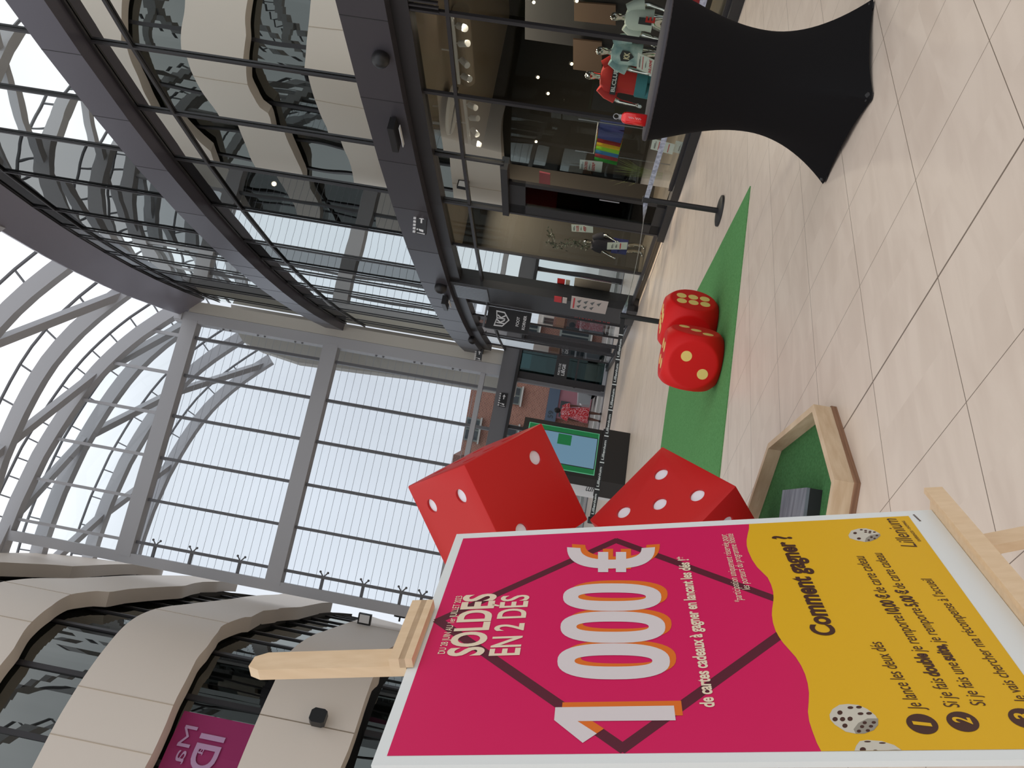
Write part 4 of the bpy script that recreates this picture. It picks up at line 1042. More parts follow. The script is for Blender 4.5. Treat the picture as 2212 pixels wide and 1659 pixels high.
prf = [(.055, 1.47), (.11, 1.455), (.19, 1.41), (.21, 1.34), (.185, 1.22), (.165, 1.10), (.19, .98), (.225, .86), (.27, .66), (.28, .47), (.275, .465)]
n = 28; vs = []
for r, z in prf:
    for i in range(n):
        a = 2 * math.pi * i / n; rr = r * (1 + (.05 * math.sin(7 * a) if z < .9 else 0)); vs.append(PP + Vector((rr * math.cos(a), rr * .68 * math.sin(a), z)) * 1.0 if False else PP + Vector((rr * math.cos(a) * ps, rr * .68 * math.sin(a) * ps, z * ps)))
dr.add(vs, [(k * n + i, k * n + (i + 1) % n, (k + 1) * n + (i + 1) % n, (k + 1) * n + i) for k in range(len(prf) - 1) for i in range(n)])
for s in (-1, 1):
    dr.tube([PP + Vector((s * .13, 0, 1.42)) * ps, PP + Vector((s * .20, -.005, 1.32)) * ps, PP + Vector((s * .245, -.015, 1.17)) * ps], [.075 * ps, .085 * ps, .10 * ps], 14)
dr.build('dress', dm_, per, smooth=True)
hr = MB().ball(PP + Vector((0, .015, 1.60)) * ps, (.105 * ps, .11 * ps, .115 * ps), 16); hr.ball(PP + Vector((0, -.08, 1.63)) * ps, .05 * ps, 10); hr.build('hair', hair, per, smooth=True)
for s in (-1, 1):
    MB().ball(PP + Vector((s * .135, .06 + .04 * s, .04)) * ps, (.05 * ps, .13 * ps, .05 * ps), 12).build('shoe', M['blackp'], per, smooth=True)
# ---------------------------------------------------------------- street outside
pav = mat('grey_cobble_paving', rgb(150, 146, 142), .8, noise=((3, 9, 1), rgb(112, 108, 106)))
struct(MB().prism([(-45, 29.6), (60, 29.6), (60, 110), (-45, 110)], (0, 0, -.16), (1, 0, 0), (0, 1, 0)).build('floor_street', pav, loc=(0, 0, 0)))
#MB_ = MB().prism([(2.8, 10), (45, 10), (45, 30), (2.8, 30)], (0, 0, -.17), (1, 0, 0), (0, 1, 0))
struct(MB().prism([(3.6, 19.9), (45, 19.9), (45, 30), (1.3, 29.7), (1.35, 27.6), (1.95, 21.2)], (0, 0, -.165), (1, 0, 0), (0, 1, 0)).build('floor_street_right', pav, loc=(0, 0, 0)))
kerb = mat('pale_kerb_stone', rgb(205, 203, 198), .7)
kb = MB().prism([(-12, 35.2), (6, 35.2), (6, 35.6), (-12, 35.6)], (0, 0, -.16), (1, 0, 0), (0, 1, 0), .12).build('kerb', kerb); tag(kb, 'pale stone kerb across the street outside the entrance', 'kerb')
def brick(name, c1, c2, mortar, sc=3.2):
    m = mat(name, c1, .85); nt = m.node_tree; b = nt.nodes['Principled BSDF']; g = N(nt, 'ShaderNodeNewGeometry'); s = N(nt, 'ShaderNodeSeparateXYZ'); nt.links.new(g.outputs['Position'], s.inputs[0])
    c = N(nt, 'ShaderNodeCombineXYZ'); nt.links.new(s.outputs[0], c.inputs[0]); nt.links.new(s.outputs[2], c.inputs[1])
    t = N(nt, 'ShaderNodeTexBrick'); t.inputs['Color1'].default_value = c1; t.inputs['Color2'].default_value = c2; t.inputs['Mortar'].default_value = mortar; t.inputs['Scale'].default_value = sc; t.inputs['Mortar Size'].default_value = .025
    nt.links.new(c.outputs[0], t.inputs['Vector']); nt.links.new(t.outputs[0], b.inputs['Base Color']); return m
bk = brick('red_brick_wall', rgb(176, 118, 100), rgb(152, 98, 84), rgb(190, 170, 155)); bk2 = brick('dark_brick_wall', rgb(140, 92, 78), rgb(120, 80, 68), rgb(160, 140, 130))
bl_ = mat('slate_blue_shopfront', rgb(92, 108, 128), .6); pk = mat('dusty_pink_panels', rgb(186, 128, 140), .6); gw = mat('grey_green_window_frame', rgb(132, 140, 136), .6); wwin = mat('window_glass_dark', rgb(60, 66, 70), .15); cream_h = mat('cream_house_render', rgb(226, 222, 214), .7)
def house(x0, x1, y, h, wallm, label, wins, lower=None, cat='building', name='town_house', depth=6):
    t = thing(name, ((x0 + x1) / 2, y, -.16), label, cat, 'houses across the street')
    MB().box(((x0 + x1) / 2, y + depth / 2, h / 2 - .16), (x1 - x0, depth, h)).build('wall', wallm, t)
    for (wx, wz, ww, wh) in wins:
        f = MB().box((wx, y - .04, wz), (ww, .14, wh)); fo = f.build('window', gw, t); g_ = MB()
        for k in (-1, 1): g_.box((wx + k * ww * .235, y - .12, wz), (ww * .38, .03, wh * .86))
        g_.build('pane', wwin, fo)
        MB().box((wx, y - .14, wz - wh / 2 - .05), (ww * 1.15, .2, .09)).build('window_sill', kerb, t)
    if lower: lower(t)
    return t
def low1(t):
    MB().box((-1.7, 45.85, 1.98), (5.4, .3, .60)).build('shop_fascia', bl_, t)
    for k in range(2): MB().box((-3.0 + k * 2.7, 45.9, .78), (2.3, .2, 1.8)).build('shop_shutter', pk, t)
    letter('lettering', '59', Vector((-1.5, 45.68, 1.86)), (1, 0, 0), (0, 0, 1), .4, .28, wwin, t)
    MB().box((-.9, 45.78, 1.3), (.9, .3, .5)).build('shop_window', wwin, t)
house(-4.4, 1.0, 46, 6.8, bk, 'red brick house with blue shop fascia and pink shutters across the street', [(-2.9, 4.4, 1.3, 1.5), (-.6, 4.5, 1.0, 1.4), (-2.9, 6.2, 1.3, .8)], low1)
house(-9.5, -4.5, 46.3, 7.2, bk2, 'darker brick house left of the blue shop fascia', [(-6, 4.3, 1.2, 1.6), (-8, 4.3, 1.2, 1.6), (-6, 1.4, 1.2, 1.8)])
rf = mat('slate_roof', rgb(120, 116, 118), .7)
house(1.05, 9.0, 53, 4.1, cream_h, 'cream rendered house seen through the far ground floor glazing', [(2.2, 3.2, .4, .8), (3.3, 3.2, .4, .8), (4.4, 3.2, .4, .8), (5.5, 3.2, .4, .8), (6.6, 3.2, .4, .8)])
brw = mat('brown_timber_front', rgb(140, 104, 82), .7)
def low3(t):
    MB().box((5.2, 44.9, 2.3), (8.2, .3, .45)).build('shop_fascia', brw, t)
    MB().box((2.2, 44.85, 1.1), (1.3, .2, 1.7)).build('shop_window', wwin, t); MB().box((4.2, 44.85, 1.1), (1.6, .2, 1.7)).build('shop_window', wwin, t)
house(1.1, 9.4, 45, 2.85, bk2, 'low brown brick shop with timber fascia beyond the parked cars', [], low3)
house(11, 22, 46, 8, cream_h, 'tall cream house far right across the street', [(12 + 2.1 * k, 4.5, 1, 1.5) for k in range(5)])
def car(cx, cy, yaw, paint, label, sc=1.0):
    t = thing('parked_car', (cx, cy, -.16), label, 'car', 'parked cars outside'); R = Matrix.Rotation(math.radians(yaw), 3, 'Z'); O = Vector((cx, cy, -.16))
    body = [(-2.1, .25), (-2.15, .62), (-2.05, .85), (-1.25, .95), (-.65, 1.38), (.85, 1.42), (1.45, .98), (2.0, .88), (2.12, .55), (2.1, .25)]
    def pr(P, w_, m_, nm, y0=None):
        mb = MB(); mb.prism([(a, b) for a, b in P], O + R @ Vector((0, -w_ if y0 is None else y0, 0)), R @ Vector((1, 0, 0)), (0, 0, 1), (2 * w_ if y0 is None else .02), R @ Vector((0, 1, 0))); return mb.build(nm, m_, t)
    pr(body, .85, paint, 'body'); gl_ = [(-1.1, .95), (-.6, 1.30), (.8, 1.34), (1.25, .98)]
    pr(gl_, .86, wwin, 'side_windows')
    for x in (-1.3, 1.3):
        for y in (-.86, .86):
            MB().tube([O + R @ Vector((x, y - .1, .32)), O + R @ Vector((x, y + .1, .32))], .32, 20).build('wheel', M['blackp'], t)
            MB().tube([O + R @ Vector((x, y - .11, .32)), O + R @ Vector((x, y + .11, .32))], .20, 16).build('hubcap', M['metal'], t)
    for y in (-.6, .6): MB().ball(O + R @ Vector((-2.1, y, .68)), (.06, .16, .08), 8, R).build('headlamp', M['white'], t)
    return t
car(1.6, 41.6, 8, mat('silver_car_paint', rgb(176, 180, 184), .3, .5), 'silver car parked across the street behind the person')
car(3.6, 39.6, 14, mat('graphite_car_paint', rgb(90, 94, 98), .3, .5), 'dark grey car seen through the far ground floor glazing')
car(8.6, 36.4, 20, mat('white_car_paint', rgb(205, 205, 205), .3, .2), 'white car parked farthest right outside')
# ---------------------------------------------------------------- hanging shop sign FOOT KORNER
def hang_sign():
    c = behind(1100, 690, -.0); i = IX[7]
    p = fp(i, -.02, 0); n = -fn(i)
    # plane facing the viewer, projecting from the facade
    a = onv(1055, 668, (p.x, p.y), (n.x, n.y)); 
    O = Vector((p.x, p.y, 0)); U = Vector((n.x, n.y, 0))
    return O, U
Os, Us = hang_sign()
def sg(px_): P = onv(px_[0], px_[1], (Os.x, Os.y), (Us.x, Us.y)); return ((P - Os).dot(Us), P.z)
c = [sg(p) for p in ((1056, 664), (1148, 676), (1141, 720), (1052, 708))]
u0 = min(a for a, b in c); u1 = max(a for a, b in c); z0 = min(b for a, b in c); z1 = max(b for a, b in c)
sgn = thing('hanging_shop_sign', Os + Us * ((u0 + u1) / 2) + Vector((0, 0, z0)), 'black projecting sign with white shield logo and FOOT KORNER lettering', 'sign')
MB().prism([(u0, z0), (u1, z0), (u1, z1), (u0, z1)], Os, Us, (0, 0, 1), .08, Us.cross(Vector((0, 0, 1))) * -1).build('sign_box', M['black'], sgn)
w_s = u1 - u0; fr_ = (Us.cross(Vector((0, 0, 1)))); fr_ = fr_ if fr_.dot(Os) < 0 else -fr_
rd = Us if Us.x > 0 else -Us; le = Os + Us * (u0 if Us.x > 0 else u1)
FRN = fr_ * .012
try:
    for o_ in sgn.children: bpy.data.objects.remove(o_)
except Exception: pass
MB().prism([(0, z0), (w_s, z0), (w_s, z1), (0, z1)], le, rd, (0, 0, 1), .08, -fr_).build('sign_box', M['black'], sgn)
shield = [(.5 + a * w_s, b) for a, b in []]
cx = w_s * .5; cz = z0 + (z1 - z0) * .66; s = w_s * .36
def shp(k): return [(cx - s * k, cz + s * .85 * k), (cx, cz + s * k * .65), (cx + s * k, cz + s * .85 * k), (cx + s * k * .95, cz - s * .25 * k), (cx, cz - s * k), (cx - s * k * .95, cz - s * .25 * k)]
MB().prism(shp(1), le + FRN * .5, rd, (0, 0, 1), 0).build('shield', M['white'], sgn)
MB().prism(shp(.82), le + FRN * .7, rd, (0, 0, 1), 0).build('shield_field', M['black'], sgn)
letter('lettering', 'KK', le + FRN + rd * (cx - s * .6) + Vector((0, 0, cz - s * .4)), rd, (0, 0, 1), s * 1.2, s * .95, M['white'], sgn, .03)
letter('lettering', 'FOOT', le + FRN + rd * (cx - s * .6) + Vector((0, 0, z0 + (z1 - z0) * .25)), rd, (0, 0, 1), s * 1.2, s * .36, M['white'], sgn, .02)
letter('lettering', 'KORNER', le + FRN + rd * (cx - s * .9) + Vector((0, 0, z0 + (z1 - z0) * .10)), rd, (0, 0, 1), s * 1.8, s * .36, M['white'], sgn, .02)
MB().beam(le + Vector((0, 0, z1 + .05)), le + rd * w_s + Vector((0, 0, z1 + .05)), .05, .05).build('bracket', M['steel_d'], sgn)
# PORTE DE LIEGE sign on the teal leaf
pl = thing('direction_sign', ep(.35, 1.55, -.2), 'black sign PORTE DE LIÈGE on the teal entrance glass', 'sign')
MB().prism([(-.02, 1.40), (.78, 1.40), (.78, 1.85), (-.02, 1.85)], ep(0.02, 0, -.165), ED, (0, 0, 1), .02, -EN).build('plate', M['black'], pl)
letter('lettering', 'PORTE DE', ep(.62, 1.66, -.19), -ED, (0, 0, 1), .42, .075, M['white'], pl, .01)
letter('lettering', 'LIÈGE', ep(.62, 1.50, -.19), -ED, (0, 0, 1), .42, .11, M['white'], pl, .03)
# exit signs
def exit_sign(P, U, label, w_=.42, h_=.2):
    U = Vector(U).normalized(); n_ = U.cross(Vector((0, 0, 1))); n_ = n_ if n_.dot(P - CAM) < 0 else -n_
    t = thing('exit_sign', P, label, 'sign', 'emergency exit signs')
    MB().prism([(-w_ / 2, -h_ / 2), (w_ / 2, -h_ / 2), (w_ / 2, h_ / 2), (-w_ / 2, h_ / 2)], P, U, (0, 0, 1), .06, -n_).build('housing', M['blackp'], t)
    mb = MB(); q = P + n_ * .004
    for poly in ([(-.16, -.05), (-.14, .03), (-.10, .05), (-.11, -.05)], [(-.2, -.08), (-.19, .08), (-.18, .08), (-.18, -.08)], [(.02, -.015), (.10, -.015), (.10, -.05), (.17, 0), (.10, .05), (.10, .015), (.02, .015)], [(-.13, .06), (-.10, .06), (-.10, .085), (-.13, .085)]):
        mb.prism([(a * w_ / .42, b * h_ / .2) for a, b in poly], q, U, (0, 0, 1), 0)
    mb.build('pictogram', M['white'], t); 
    mb = MB()
    for k in range(6): mb.box(P + U * (-.17 + k * .068) * w_ / .42 + Vector((0, 0, h_ / 2 + .03)) + n_ * .01, (.04, .03, .05))
    mb.build('lamp_row', M['white'], t)
p = behind(910, 484, -.36); d_ = (fp(5, 0, 0) - fp(6, 0, 0)).normalized()
exit_sign(p, (.85, -.5, 0), 'exit sign on the lower dark beam above the shop door')
exit_sign(ep(1.9, 3.42, -.42), -ED, 'exit sign on the lintel above the entrance', .5, .22)
p = behind(1035, 767, -.4)
if p: exit_sign(p, (1, -.2, 0), 'exit sign at the far end of the lower dark beam', .4, .2)
def near_n(p): return fn(min(range(len(FAC)), key=lambda i: (Vector(FAC[i]) - p.xy).length))
# cameras, spotlights on the lower dark beam
def dome(px_, label, r=.13):
    p = behind(px_[0], px_[1], -.34); t = thing('security_camera', p, label, 'camera', 'dark devices on the lower beam')
    mb = MB(); mb.ball(p, r, 14); mb.build('dome', M['blackp'], t, smooth=True); MB().beam(p, p + near_n(p) * .10, .14, .14).build('mount', M['blackp'], t); return t
dome((822, 128), 'black dome camera on the lower beam above the mannequins')
dome((952, 622), 'black dome camera on the beam above the black cladding', .15)
dome((1020, 735), 'small black dome camera near the beam end', .13)
def lin_lamp(px_, label):
    p = behind(px_[0], px_[1], -.42); t = thing('linear_floodlight', p, label, 'floodlight', 'dark devices on the lower beam'); nn_ = near_n(p); d = Vector((-nn_.y, nn_.x, 0))
    MB().beam(p - d * .3, p + d * .3, .10, .22, nn_).build('housing', M['blackp'], t); MB().beam(p - d * .24 + Vector((0, 0, -.115)), p + d * .24 + Vector((0, 0, -.115)), .07, .012).build('lamp_glass', M['white'], t)
    MB().beam(p, p + nn_ * .16, .05, .05).build('arm', M['blackp'], t); return t
lin_lamp((852, 292), 'flat black floodlight on the lower beam left of the exit sign')
lin_lamp((962, 655), 'black floodlight hanging below the dome camera at the cladding')
# ---------------------------------------------------------------- shop window contents
def at_shop(x, y, off): return behind(x, y, off)
chr_ = M['chrome']
def mannequin(headpx, off, H_, face, shirt, sh_m, label, legs=None, armout=0, g=1.0, zb=.838):
    hp = behind(headpx[0], headpx[1], off); B = Vector((hp.x, hp.y, hp.z - H_)); s = H_ / 1.66 if H_ > 1 else 1
    R = Matrix.Rotation(face, 3, 'Z')
    t = thing('mannequin', Vector((B.x, B.y, 0)), label, 'mannequin', 'chrome mannequins in the shop window')
    k = (hp.z - .14) / 1.60
    def Q(x, y, z, r): v = R @ Vector((x * k * g, y * k * g, 0)); return (B.x + v.x, B.y + v.y, .14 + z * k, r * k)
    nd = {'pel': Q(0, 0, .92, .125), 'wa': Q(0, 0, 1.07, .11), 'ch': Q(0, 0, 1.24, .14), 'ns': Q(0, .0, 1.37, .07), 'nk': Q(0, 0, 1.43, .058), 'hd': Q(0, -.015, 1.575, .125), 'ht': Q(0, .0, 1.66, .105), 'fc': Q(0, -.085, 1.53, .06), 'no': Q(0, -.14, 1.555, .014)}
    ee = [('pel', 'wa'), ('wa', 'ch'), ('ch', 'ns'), ('ns', 'nk'), ('nk', 'hd'), ('hd', 'ht'), ('hd', 'fc'), ('fc', 'no')]
    for sg_, q in ((-1, 'l'), (1, 'r')):
        nd['hip' + q] = Q(sg_ * .095, 0, .84, .098); nd['kn' + q] = Q(sg_ * .11, -.02, .46, .062); nd['cf' + q] = Q(sg_ * .115, .02, .32, .056); nd['an' + q] = Q(sg_ * .12, .02, .07, .036); nd['to' + q] = Q(sg_ * .14, -.11, .025, .03)
        ee += [('pel', 'hip' + q), ('hip' + q, 'kn' + q), ('kn' + q, 'cf' + q), ('cf' + q, 'an' + q), ('an' + q, 'to' + q)]
        ao = armout * .08
        nd['sh' + q] = Q(sg_ * .19, 0, 1.33, .062); nd['el' + q] = Q(sg_ * (.27 + ao), .03, 1.06, .042); nd['wr' + q] = Q(sg_ * (.26 + ao), -.10, .86, .028); nd['pa' + q] = Q(sg_ * (.26 + ao), -.13, .80, .03)
        ee += [('ch', 'sh' + q), ('sh' + q, 'el' + q), ('el' + q, 'wr' + q), ('wr' + q, 'pa' + q)]
        for f in range(4):
            kk = 'f%d%s' % (f, q); nd[kk] = Q(sg_ * (.245 + ao + f * .012), -.15, .755 - .008 * (f in (1, 2)), .010); nd[kk + 'b'] = Q(sg_ * (.245 + ao + f * .012), -.158, .715 - .01 * (f in (1, 2)), .008); ee += [('pa' + q, kk), (kk, kk + 'b')]
        nd['tm' + q] = Q(sg_ * (.235 + ao), -.165, .79, .011); nd['tn' + q] = Q(sg_ * (.225 + ao), -.18, .76, .009); ee += [('pa' + q, 'tm' + q), ('tm' + q, 'tn' + q)]
    skin('figure', nd, ee, chr_, t, root='pel')
    def W(x, y, z): v = R @ Vector((x * k * g, y * k * g, 0)); return Vector((B.x + v.x, B.y + v.y, .14 + z * k))
    n = 24; prf = [(.07, .065, 1.385), (.15, .10, 1.37), (.215, .13, 1.31), (.215, .15, 1.22), (.19, .15, max(1.05, zb + .03)), (.20, .15, zb + .015), (.205, .155, zb + .005), (.20, .15, zb)]
    vs = [W(a * math.cos(2 * math.pi * i / n), b * math.sin(2 * math.pi * i / n), z) for a, b, z in prf for i in range(n)]
    mb = MB(); mb.add(vs, [(j * n + i, j * n + (i + 1) % n, (j + 1) * n + (i + 1) % n, (j + 1) * n + i) for j in range(len(prf) - 1) for i in range(n)])
    for sg_ in (-1, 1): mb.tube([W(sg_ * .15, 0, 1.37), W(sg_ * .225, .01, 1.26), W(sg_ * .27, .02, 1.12)], [.075 * k, .085 * k, .09 * k], 14)
    sh = mb.build(shirt, sh_m, t, smooth=True)
    if legs:
        mb = MB(); mb.lathe([(.205 * k, .86 * k + .14), (.20 * k, .70 * k + .14), (.19 * k, .69 * k + .14)], (B.x, B.y, 0), 20)
        for sg_ in (-1, 1): mb.tube([W(sg_ * .1, 0, .84), W(sg_ * .12, 0, .46)], [.12 * k, .115 * k], 14)
        mb.build('shorts', legs, t, smooth=True)
    return t, W, k, R, sh
mint = mat('mint_grey_jersey', rgb(208, 220, 210), .8); pat = mat('pale_marbled_jersey', rgb(206, 226, 220), .8, noise=((6, 6, 6), rgb(130, 165, 168))); redj = mat('red_jersey', rgb(196, 42, 34), .7); teal_s = mat('teal_shorts', rgb(70, 140, 150), .7); navy = mat('dark_navy_jersey', rgb(40, 38, 48), .8); bluj = mat('blue_shorts', rgb(54, 60, 120), .7); wht_s = mat('white_jersey', rgb(205, 205, 200), .8)
fa = math.radians(-38)
t, W, k, R, s_ = mannequin((1321, 33), .75, 1.7, fa - .1, 'jersey', mint, 'chrome mannequin in pale mint shirt with dark print, nearest the right edge', g=.86, zb=.95)
for z, w_ in ((1.12, .06), (1.02, .05)): MB().box(W(.03, -.158, z), (.10 * k, .01, .10 * k), R).build('shirt_print', M['blackp'], t)
letter('shirt_print', 'E', W(.02, -.17, .93), R @ Vector((1, 0, 0)), (0, 0, 1), .08, .12, redj, t, .04)
t, W, k, R, s_ = mannequin((1290, 107), .7, 1.7, fa, 'jersey', pat, 'chrome mannequin in pale marbled jersey with black shield badge', g=.82, zb=.93)
shd = [(-.07, .05), (0, .07), (.07, .05), (.065, -.03), (0, -.09), (-.065, -.03)]
MB().prism([(a * 1.1 * k, b * 1.3 * k) for a, b in shd], W(-.0, -.162, 1.16), R @ Vector((1, 0, 0)), (0, 0, 1), .004, R @ Vector((0, -1, 0))).build('badge', M['blackp'], t)
letter('badge_mark', 'KK', W(-.05, -.172, 1.11), R @ Vector((1, 0, 0)), (0, 0, 1), .10 * k, .08 * k, mat('badge_gold', rgb(232, 220, 180), .5), t, .04)
t, W, k, R, s_ = mannequin((1266, 160), .95, 1.7, fa + .1, 'jersey', redj, 'chrome mannequin in red jersey with black chest band and teal shorts', legs=teal_s, armout=.6)
MB().box(W(0, -.13, 1.17), (.40 * k, .07, .085 * k), R).build('chest_band', M['blackp'], t)
letter('band_lettering', 'BLCLUB', W(-.16, -.172, 1.145), R @ Vector((1, 0, 0)), (0, 0, 1), .32 * k, .055 * k, M['white'], t, .03)
t, W, k, R, s_ = mannequin((1262, 520), .85, 1.7, fa - .3, 'jersey', navy, 'chrome mannequin in dark navy top beside the shop door', legs=bluj, armout=.5)
# window plinth the display stands on
struct(ribbon(1, PANEL, [(.16, .05), (.16, .14), (1.5, .14), (1.5, .05)], 'trim_7', M['shopfloor']))
# dark partition behind the display and brown entrance panel
struct(ribbon(2, IX[2], [(2.6, .06), (2.6, 3.1), (2.68, 3.1), (2.68, .06)], 'wall_display', M['black']))
def shop_panel(pxs, off, m_, label, name, cat, th=.03):
    P = [behind(x, y, off) for x, y in pxs]; i = 5; U = (P[1] - P[0]); 
    mb = MB(); nn = fn(6); mb.add(P + [p + nn * th for p in P], [(0, 1, 2, 3), (4, 7, 6, 5), (0, 4, 5, 1), (1, 5, 6, 2), (2, 6, 7, 3), (3, 7, 4, 0)])
    o = mb.build(name, m_); tag(o, label, cat); return o
tan = mat('tan_display_panel', rgb(70, 52, 37), .7)
shop_panel([(1238, 85), (1238, 150), (1300, 158), (1300, 92)], 2.5, tan, 'small tan display panel on the dark wall behind the mannequins', 'tan_partition', 'panel')
shop_panel([(1240, 5), (1240, 45), (1330, 55), (1330, 12)], 2.5, tan, 'tan display panel on the dark wall at the right edge', 'tan_partition', 'panel')
brn2 = mat('warm_brown_panelling', rgb(170, 116, 78), .6)
shop_panel([(1203, 378), (1202, 470), (1420, 500), (1428, 405)], 3.0, brn2, 'warm brown wall panelling seen through the open shop door', 'wall_panelling', 'panel')
# price cards hung in the window
cardm = mat('price_card_white', rgb(214, 224, 218), .6); redp = mat('price_card_red_print', rgb(200, 50, 56), .6); grp = mat('price_card_grey_print', rgb(90, 96, 96), .6)
def card(pxs, off, label, lines, tx=None):
    """pxs: top-left, top-right, bottom-right, bottom-left as one looks at it"""
    P = [behind(x, y, off) for x, y in pxs]; O = P[3]; U = (P[2] - P[3]); Vv = (P[0] - P[3]); w_ = U.length; h_ = Vv.length; U.normalize(); Vv.normalize(); nn = U.cross(Vv).normalized(); nn = nn if nn.dot(O - CAM) < 0 else -nn
    t = thing('price_card', O + U * w_ / 2, label, 'price card', 'sale cards in the shop window')
    MB().prism([(0, 0), (w_, 0), (w_, h_), (0, h_)], O, U, Vv, .004, -nn).build('card', cardm, t)
    for body, fz, fh, fw, m_ in lines:
        if body == '#':
            for b_ in range(2 if fh < .1 else 1): MB().prism([(w_ * (1 - fw) / 2, h_ * (fz + fh * (.1 + .5 * b_))), (w_ * (1 - fw * (.0 + .3 * b_)) - w_ * (1 - fw) / 2 if b_ else w_ * (1 + fw) / 2, h_ * (fz + fh * (.1 + .5 * b_))), (w_ * (1 + fw) / 2 * (1 - .2 * b_), h_ * (fz + fh * (.45 + .5 * b_))), (w_ * (1 - fw) / 2, h_ * (fz + fh * (.45 + .5 * b_)))], O, U, Vv, .002, nn).build('print_line', m_, t)
            continue
        letter('lettering', body, O + U * (w_ * (1 - fw) / 2) + Vv * (h_ * fz) + nn * .003, U, Vv, w_ * fw, h_ * fh, m_, t, .02)
    return t
SL = [('#', .84, .08, .7, grp), ('SOLDES', .66, .12, .82, redp), ('#', .53, .05, .5, grp), ('-50%*', .32, .13, .8, redp)]
card([(1251, 370), (1249, 346), (1302, 350), (1299, 375)][::1], .10, 'white and red SOLDES -50% card hanging left of the shop door', SL)
card([(1235, 500), (1234, 484), (1281, 488), (1281, 503)], .10, 'narrow white and red sale card just past the shop door', SL[:3] + [('-40%*', .32, .13, .8, redp)])
card([(1311, 539), (1316, 520), (1356, 524), (1354, 539)], .12, 'white price card held by the navy mannequin', [('#', .7, .09, .6, grp), ('#', .5, .09, .5, grp), ('#', .3, .16, .8, redp)])
PRc = [('#', .80, .08, .7, grp), ('#', .64, .11, .8, redp), ('#', .46, .05, .4, grp), ('30,00€', .14, .15, .85, redp)]
PRl = PRc[:3] + [('#', .2, .12, .8, redp)]; PRr = [('#', .6, .08, .6, grp), ('20,50€', .3, .15, .85, redp)]
card([(1375, 148), (1380, 118), (1414, 130), (1410, 164)], .30, 'white 30,00€ price card in front of the marbled jersey', PRc)
card([(1405, 322), (1412, 300), (1458, 312), (1452, 334)], .10, 'left white price card with red print low in the window beside the table', PRl)
card([(1452, 328), (1460, 296), (1494, 312), (1485, 336)], .16, 'right white 20,50€ price card low in the window at the table edge', PRr)
card([(1365, 600), (1366, 586), (1392, 592), (1388, 606)], .12, 'pale price card low in the window near the black cladding', [('#', .6, .09, .7, grp), ('#', .4, .09, .7, grp)])
# clothes rail with coloured shorts
P0r = behind(1288, 262, 1.1); P1r = behind(1288, 332, 1.1); rl = thing('clothes_rail', (P0r + P1r) / 2 - Vector((0, 0, (P0r.z + P1r.z) / 2 - .14)), 'metal clothes rail of coloured garments in the shop window', 'clothes rail')
zr = (P0r.z + P1r.z) / 2; P0r.z = P1r.z = zr
MB().tube([P0r, P1r], .018, 8).build('rail', M['metal'], rl)
for f in (.01, 1.0):
    q = P0r.lerp(P1r, f); MB().tube([Vector((q.x, q.y, .14)), Vector((q.x, q.y, zr + .35))], .014, 8).build('upright', M['metal'], rl)
cols = [('navy blue', (60, 72, 130)), ('dark red', (150, 40, 40)), ('yellow', (228, 190, 50)), ('lime green', (150, 220, 60)), ('sky blue', (60, 130, 190)), ('dusty red', (170, 62, 70)), ('bright green', (50, 160, 60))]
dR = (P1r - P0r)
for k_, (nm_, c_) in enumerate(cols):
    q = P0r.lerp(P1r, .16 + .12 * k_) - Vector((0, 0, .022)); m_ = mat('garment_' + nm_.replace(' ', '_'), rgb(*c_), .8)
    U_ = (fn(4) * -.85 + dR.normalized() * .35).normalized(); o = MB().prism([(-.16, 0), (.16, 0), (.19, -.42), (.02, -.44), (.0, -.34), (-.02, -.44), (-.19, -.42)], q, U_, (0, 0, 1), .05, dR.normalized())
    ob = o.build('folded_garment', m_); tag(ob, nm_ + ' garment hanging on the rail in the shop window', 'garment', 'garments on the rail')
# grass clump
gp = behind(1460, 385, .55); gp.z = .14; gs = mat('pale_green_grass_blades', rgb(126, 140, 84), .7)
gr = thing('potted_grass', gp, 'clump of tall pale green grass low in the shop window', 'plant'); mb = MB()
for k_ in range(90):
    a = random.uniform(0, 6.28); r0 = random.uniform(0, .06); r1 = random.uniform(.08, .32); h_ = random.uniform(.5, .95)
    b0 = gp + Vector((r0 * math.cos(a), r0 * math.sin(a), .12)); b1 = gp + Vector((r1 * .4 * math.cos(a), r1 * .4 * math.sin(a), .12 + h_ * .6)); b2 = gp + Vector((r1 * math.cos(a), r1 * math.sin(a), .12 + h_))
    s_ = Vector((-math.sin(a), math.cos(a), 0)) * .005; mb.add([b0 - s_, b0 + s_, b1 + s_, b1 - s_, b2], [(0, 1, 2, 3), (3, 2, 4)])
o = mb.build('blades', gs, gr); o['kind'] = 'stuff'
MB().lathe([(.06, 0), (.10, .02), (.11, .15), (.10, .15), (.09, .12), (0, .12)], gp, 20).build('pot', M['ceil_in'], gr)
# hanging leafy vine
vp0 = behind(1195, 500, .32); lv = mat('dark_green_leaves', rgb(44, 54, 38), .6); vn = thing('hanging_vine', vp0, 'dark leafy vine hanging beside the navy mannequin', 'plant')
st = MB(); lf = MB()
path = [behind(x, y, .32) for x, y in ((1192, 497), (1192, 515), (1197, 530), (1213, 533), (1228, 525), (1243, 520), (1258, 531), (1272, 534))]
st.tube(path, .006, 6); st.build('stem', lv, vn)
for a, b in zip(path, path[1:]):
    for k_ in range(22):
        p = a.lerp(b, random.random()) + Vector((random.gauss(0, .035), random.gauss(0, .035), random.gauss(0, .06))); d = Vector((random.gauss(0, 1), random.gauss(0, 1), random.gauss(0, 1))).normalized(); e = d.orthogonal().normalized()
        lf.add([p, p + d * .035 + e * .016, p + d * .075, p + d * .035 - e * .016], [(0, 1, 2, 3)])
o = lf.build('leaves', lv, vn); o['kind'] = 'stuff'
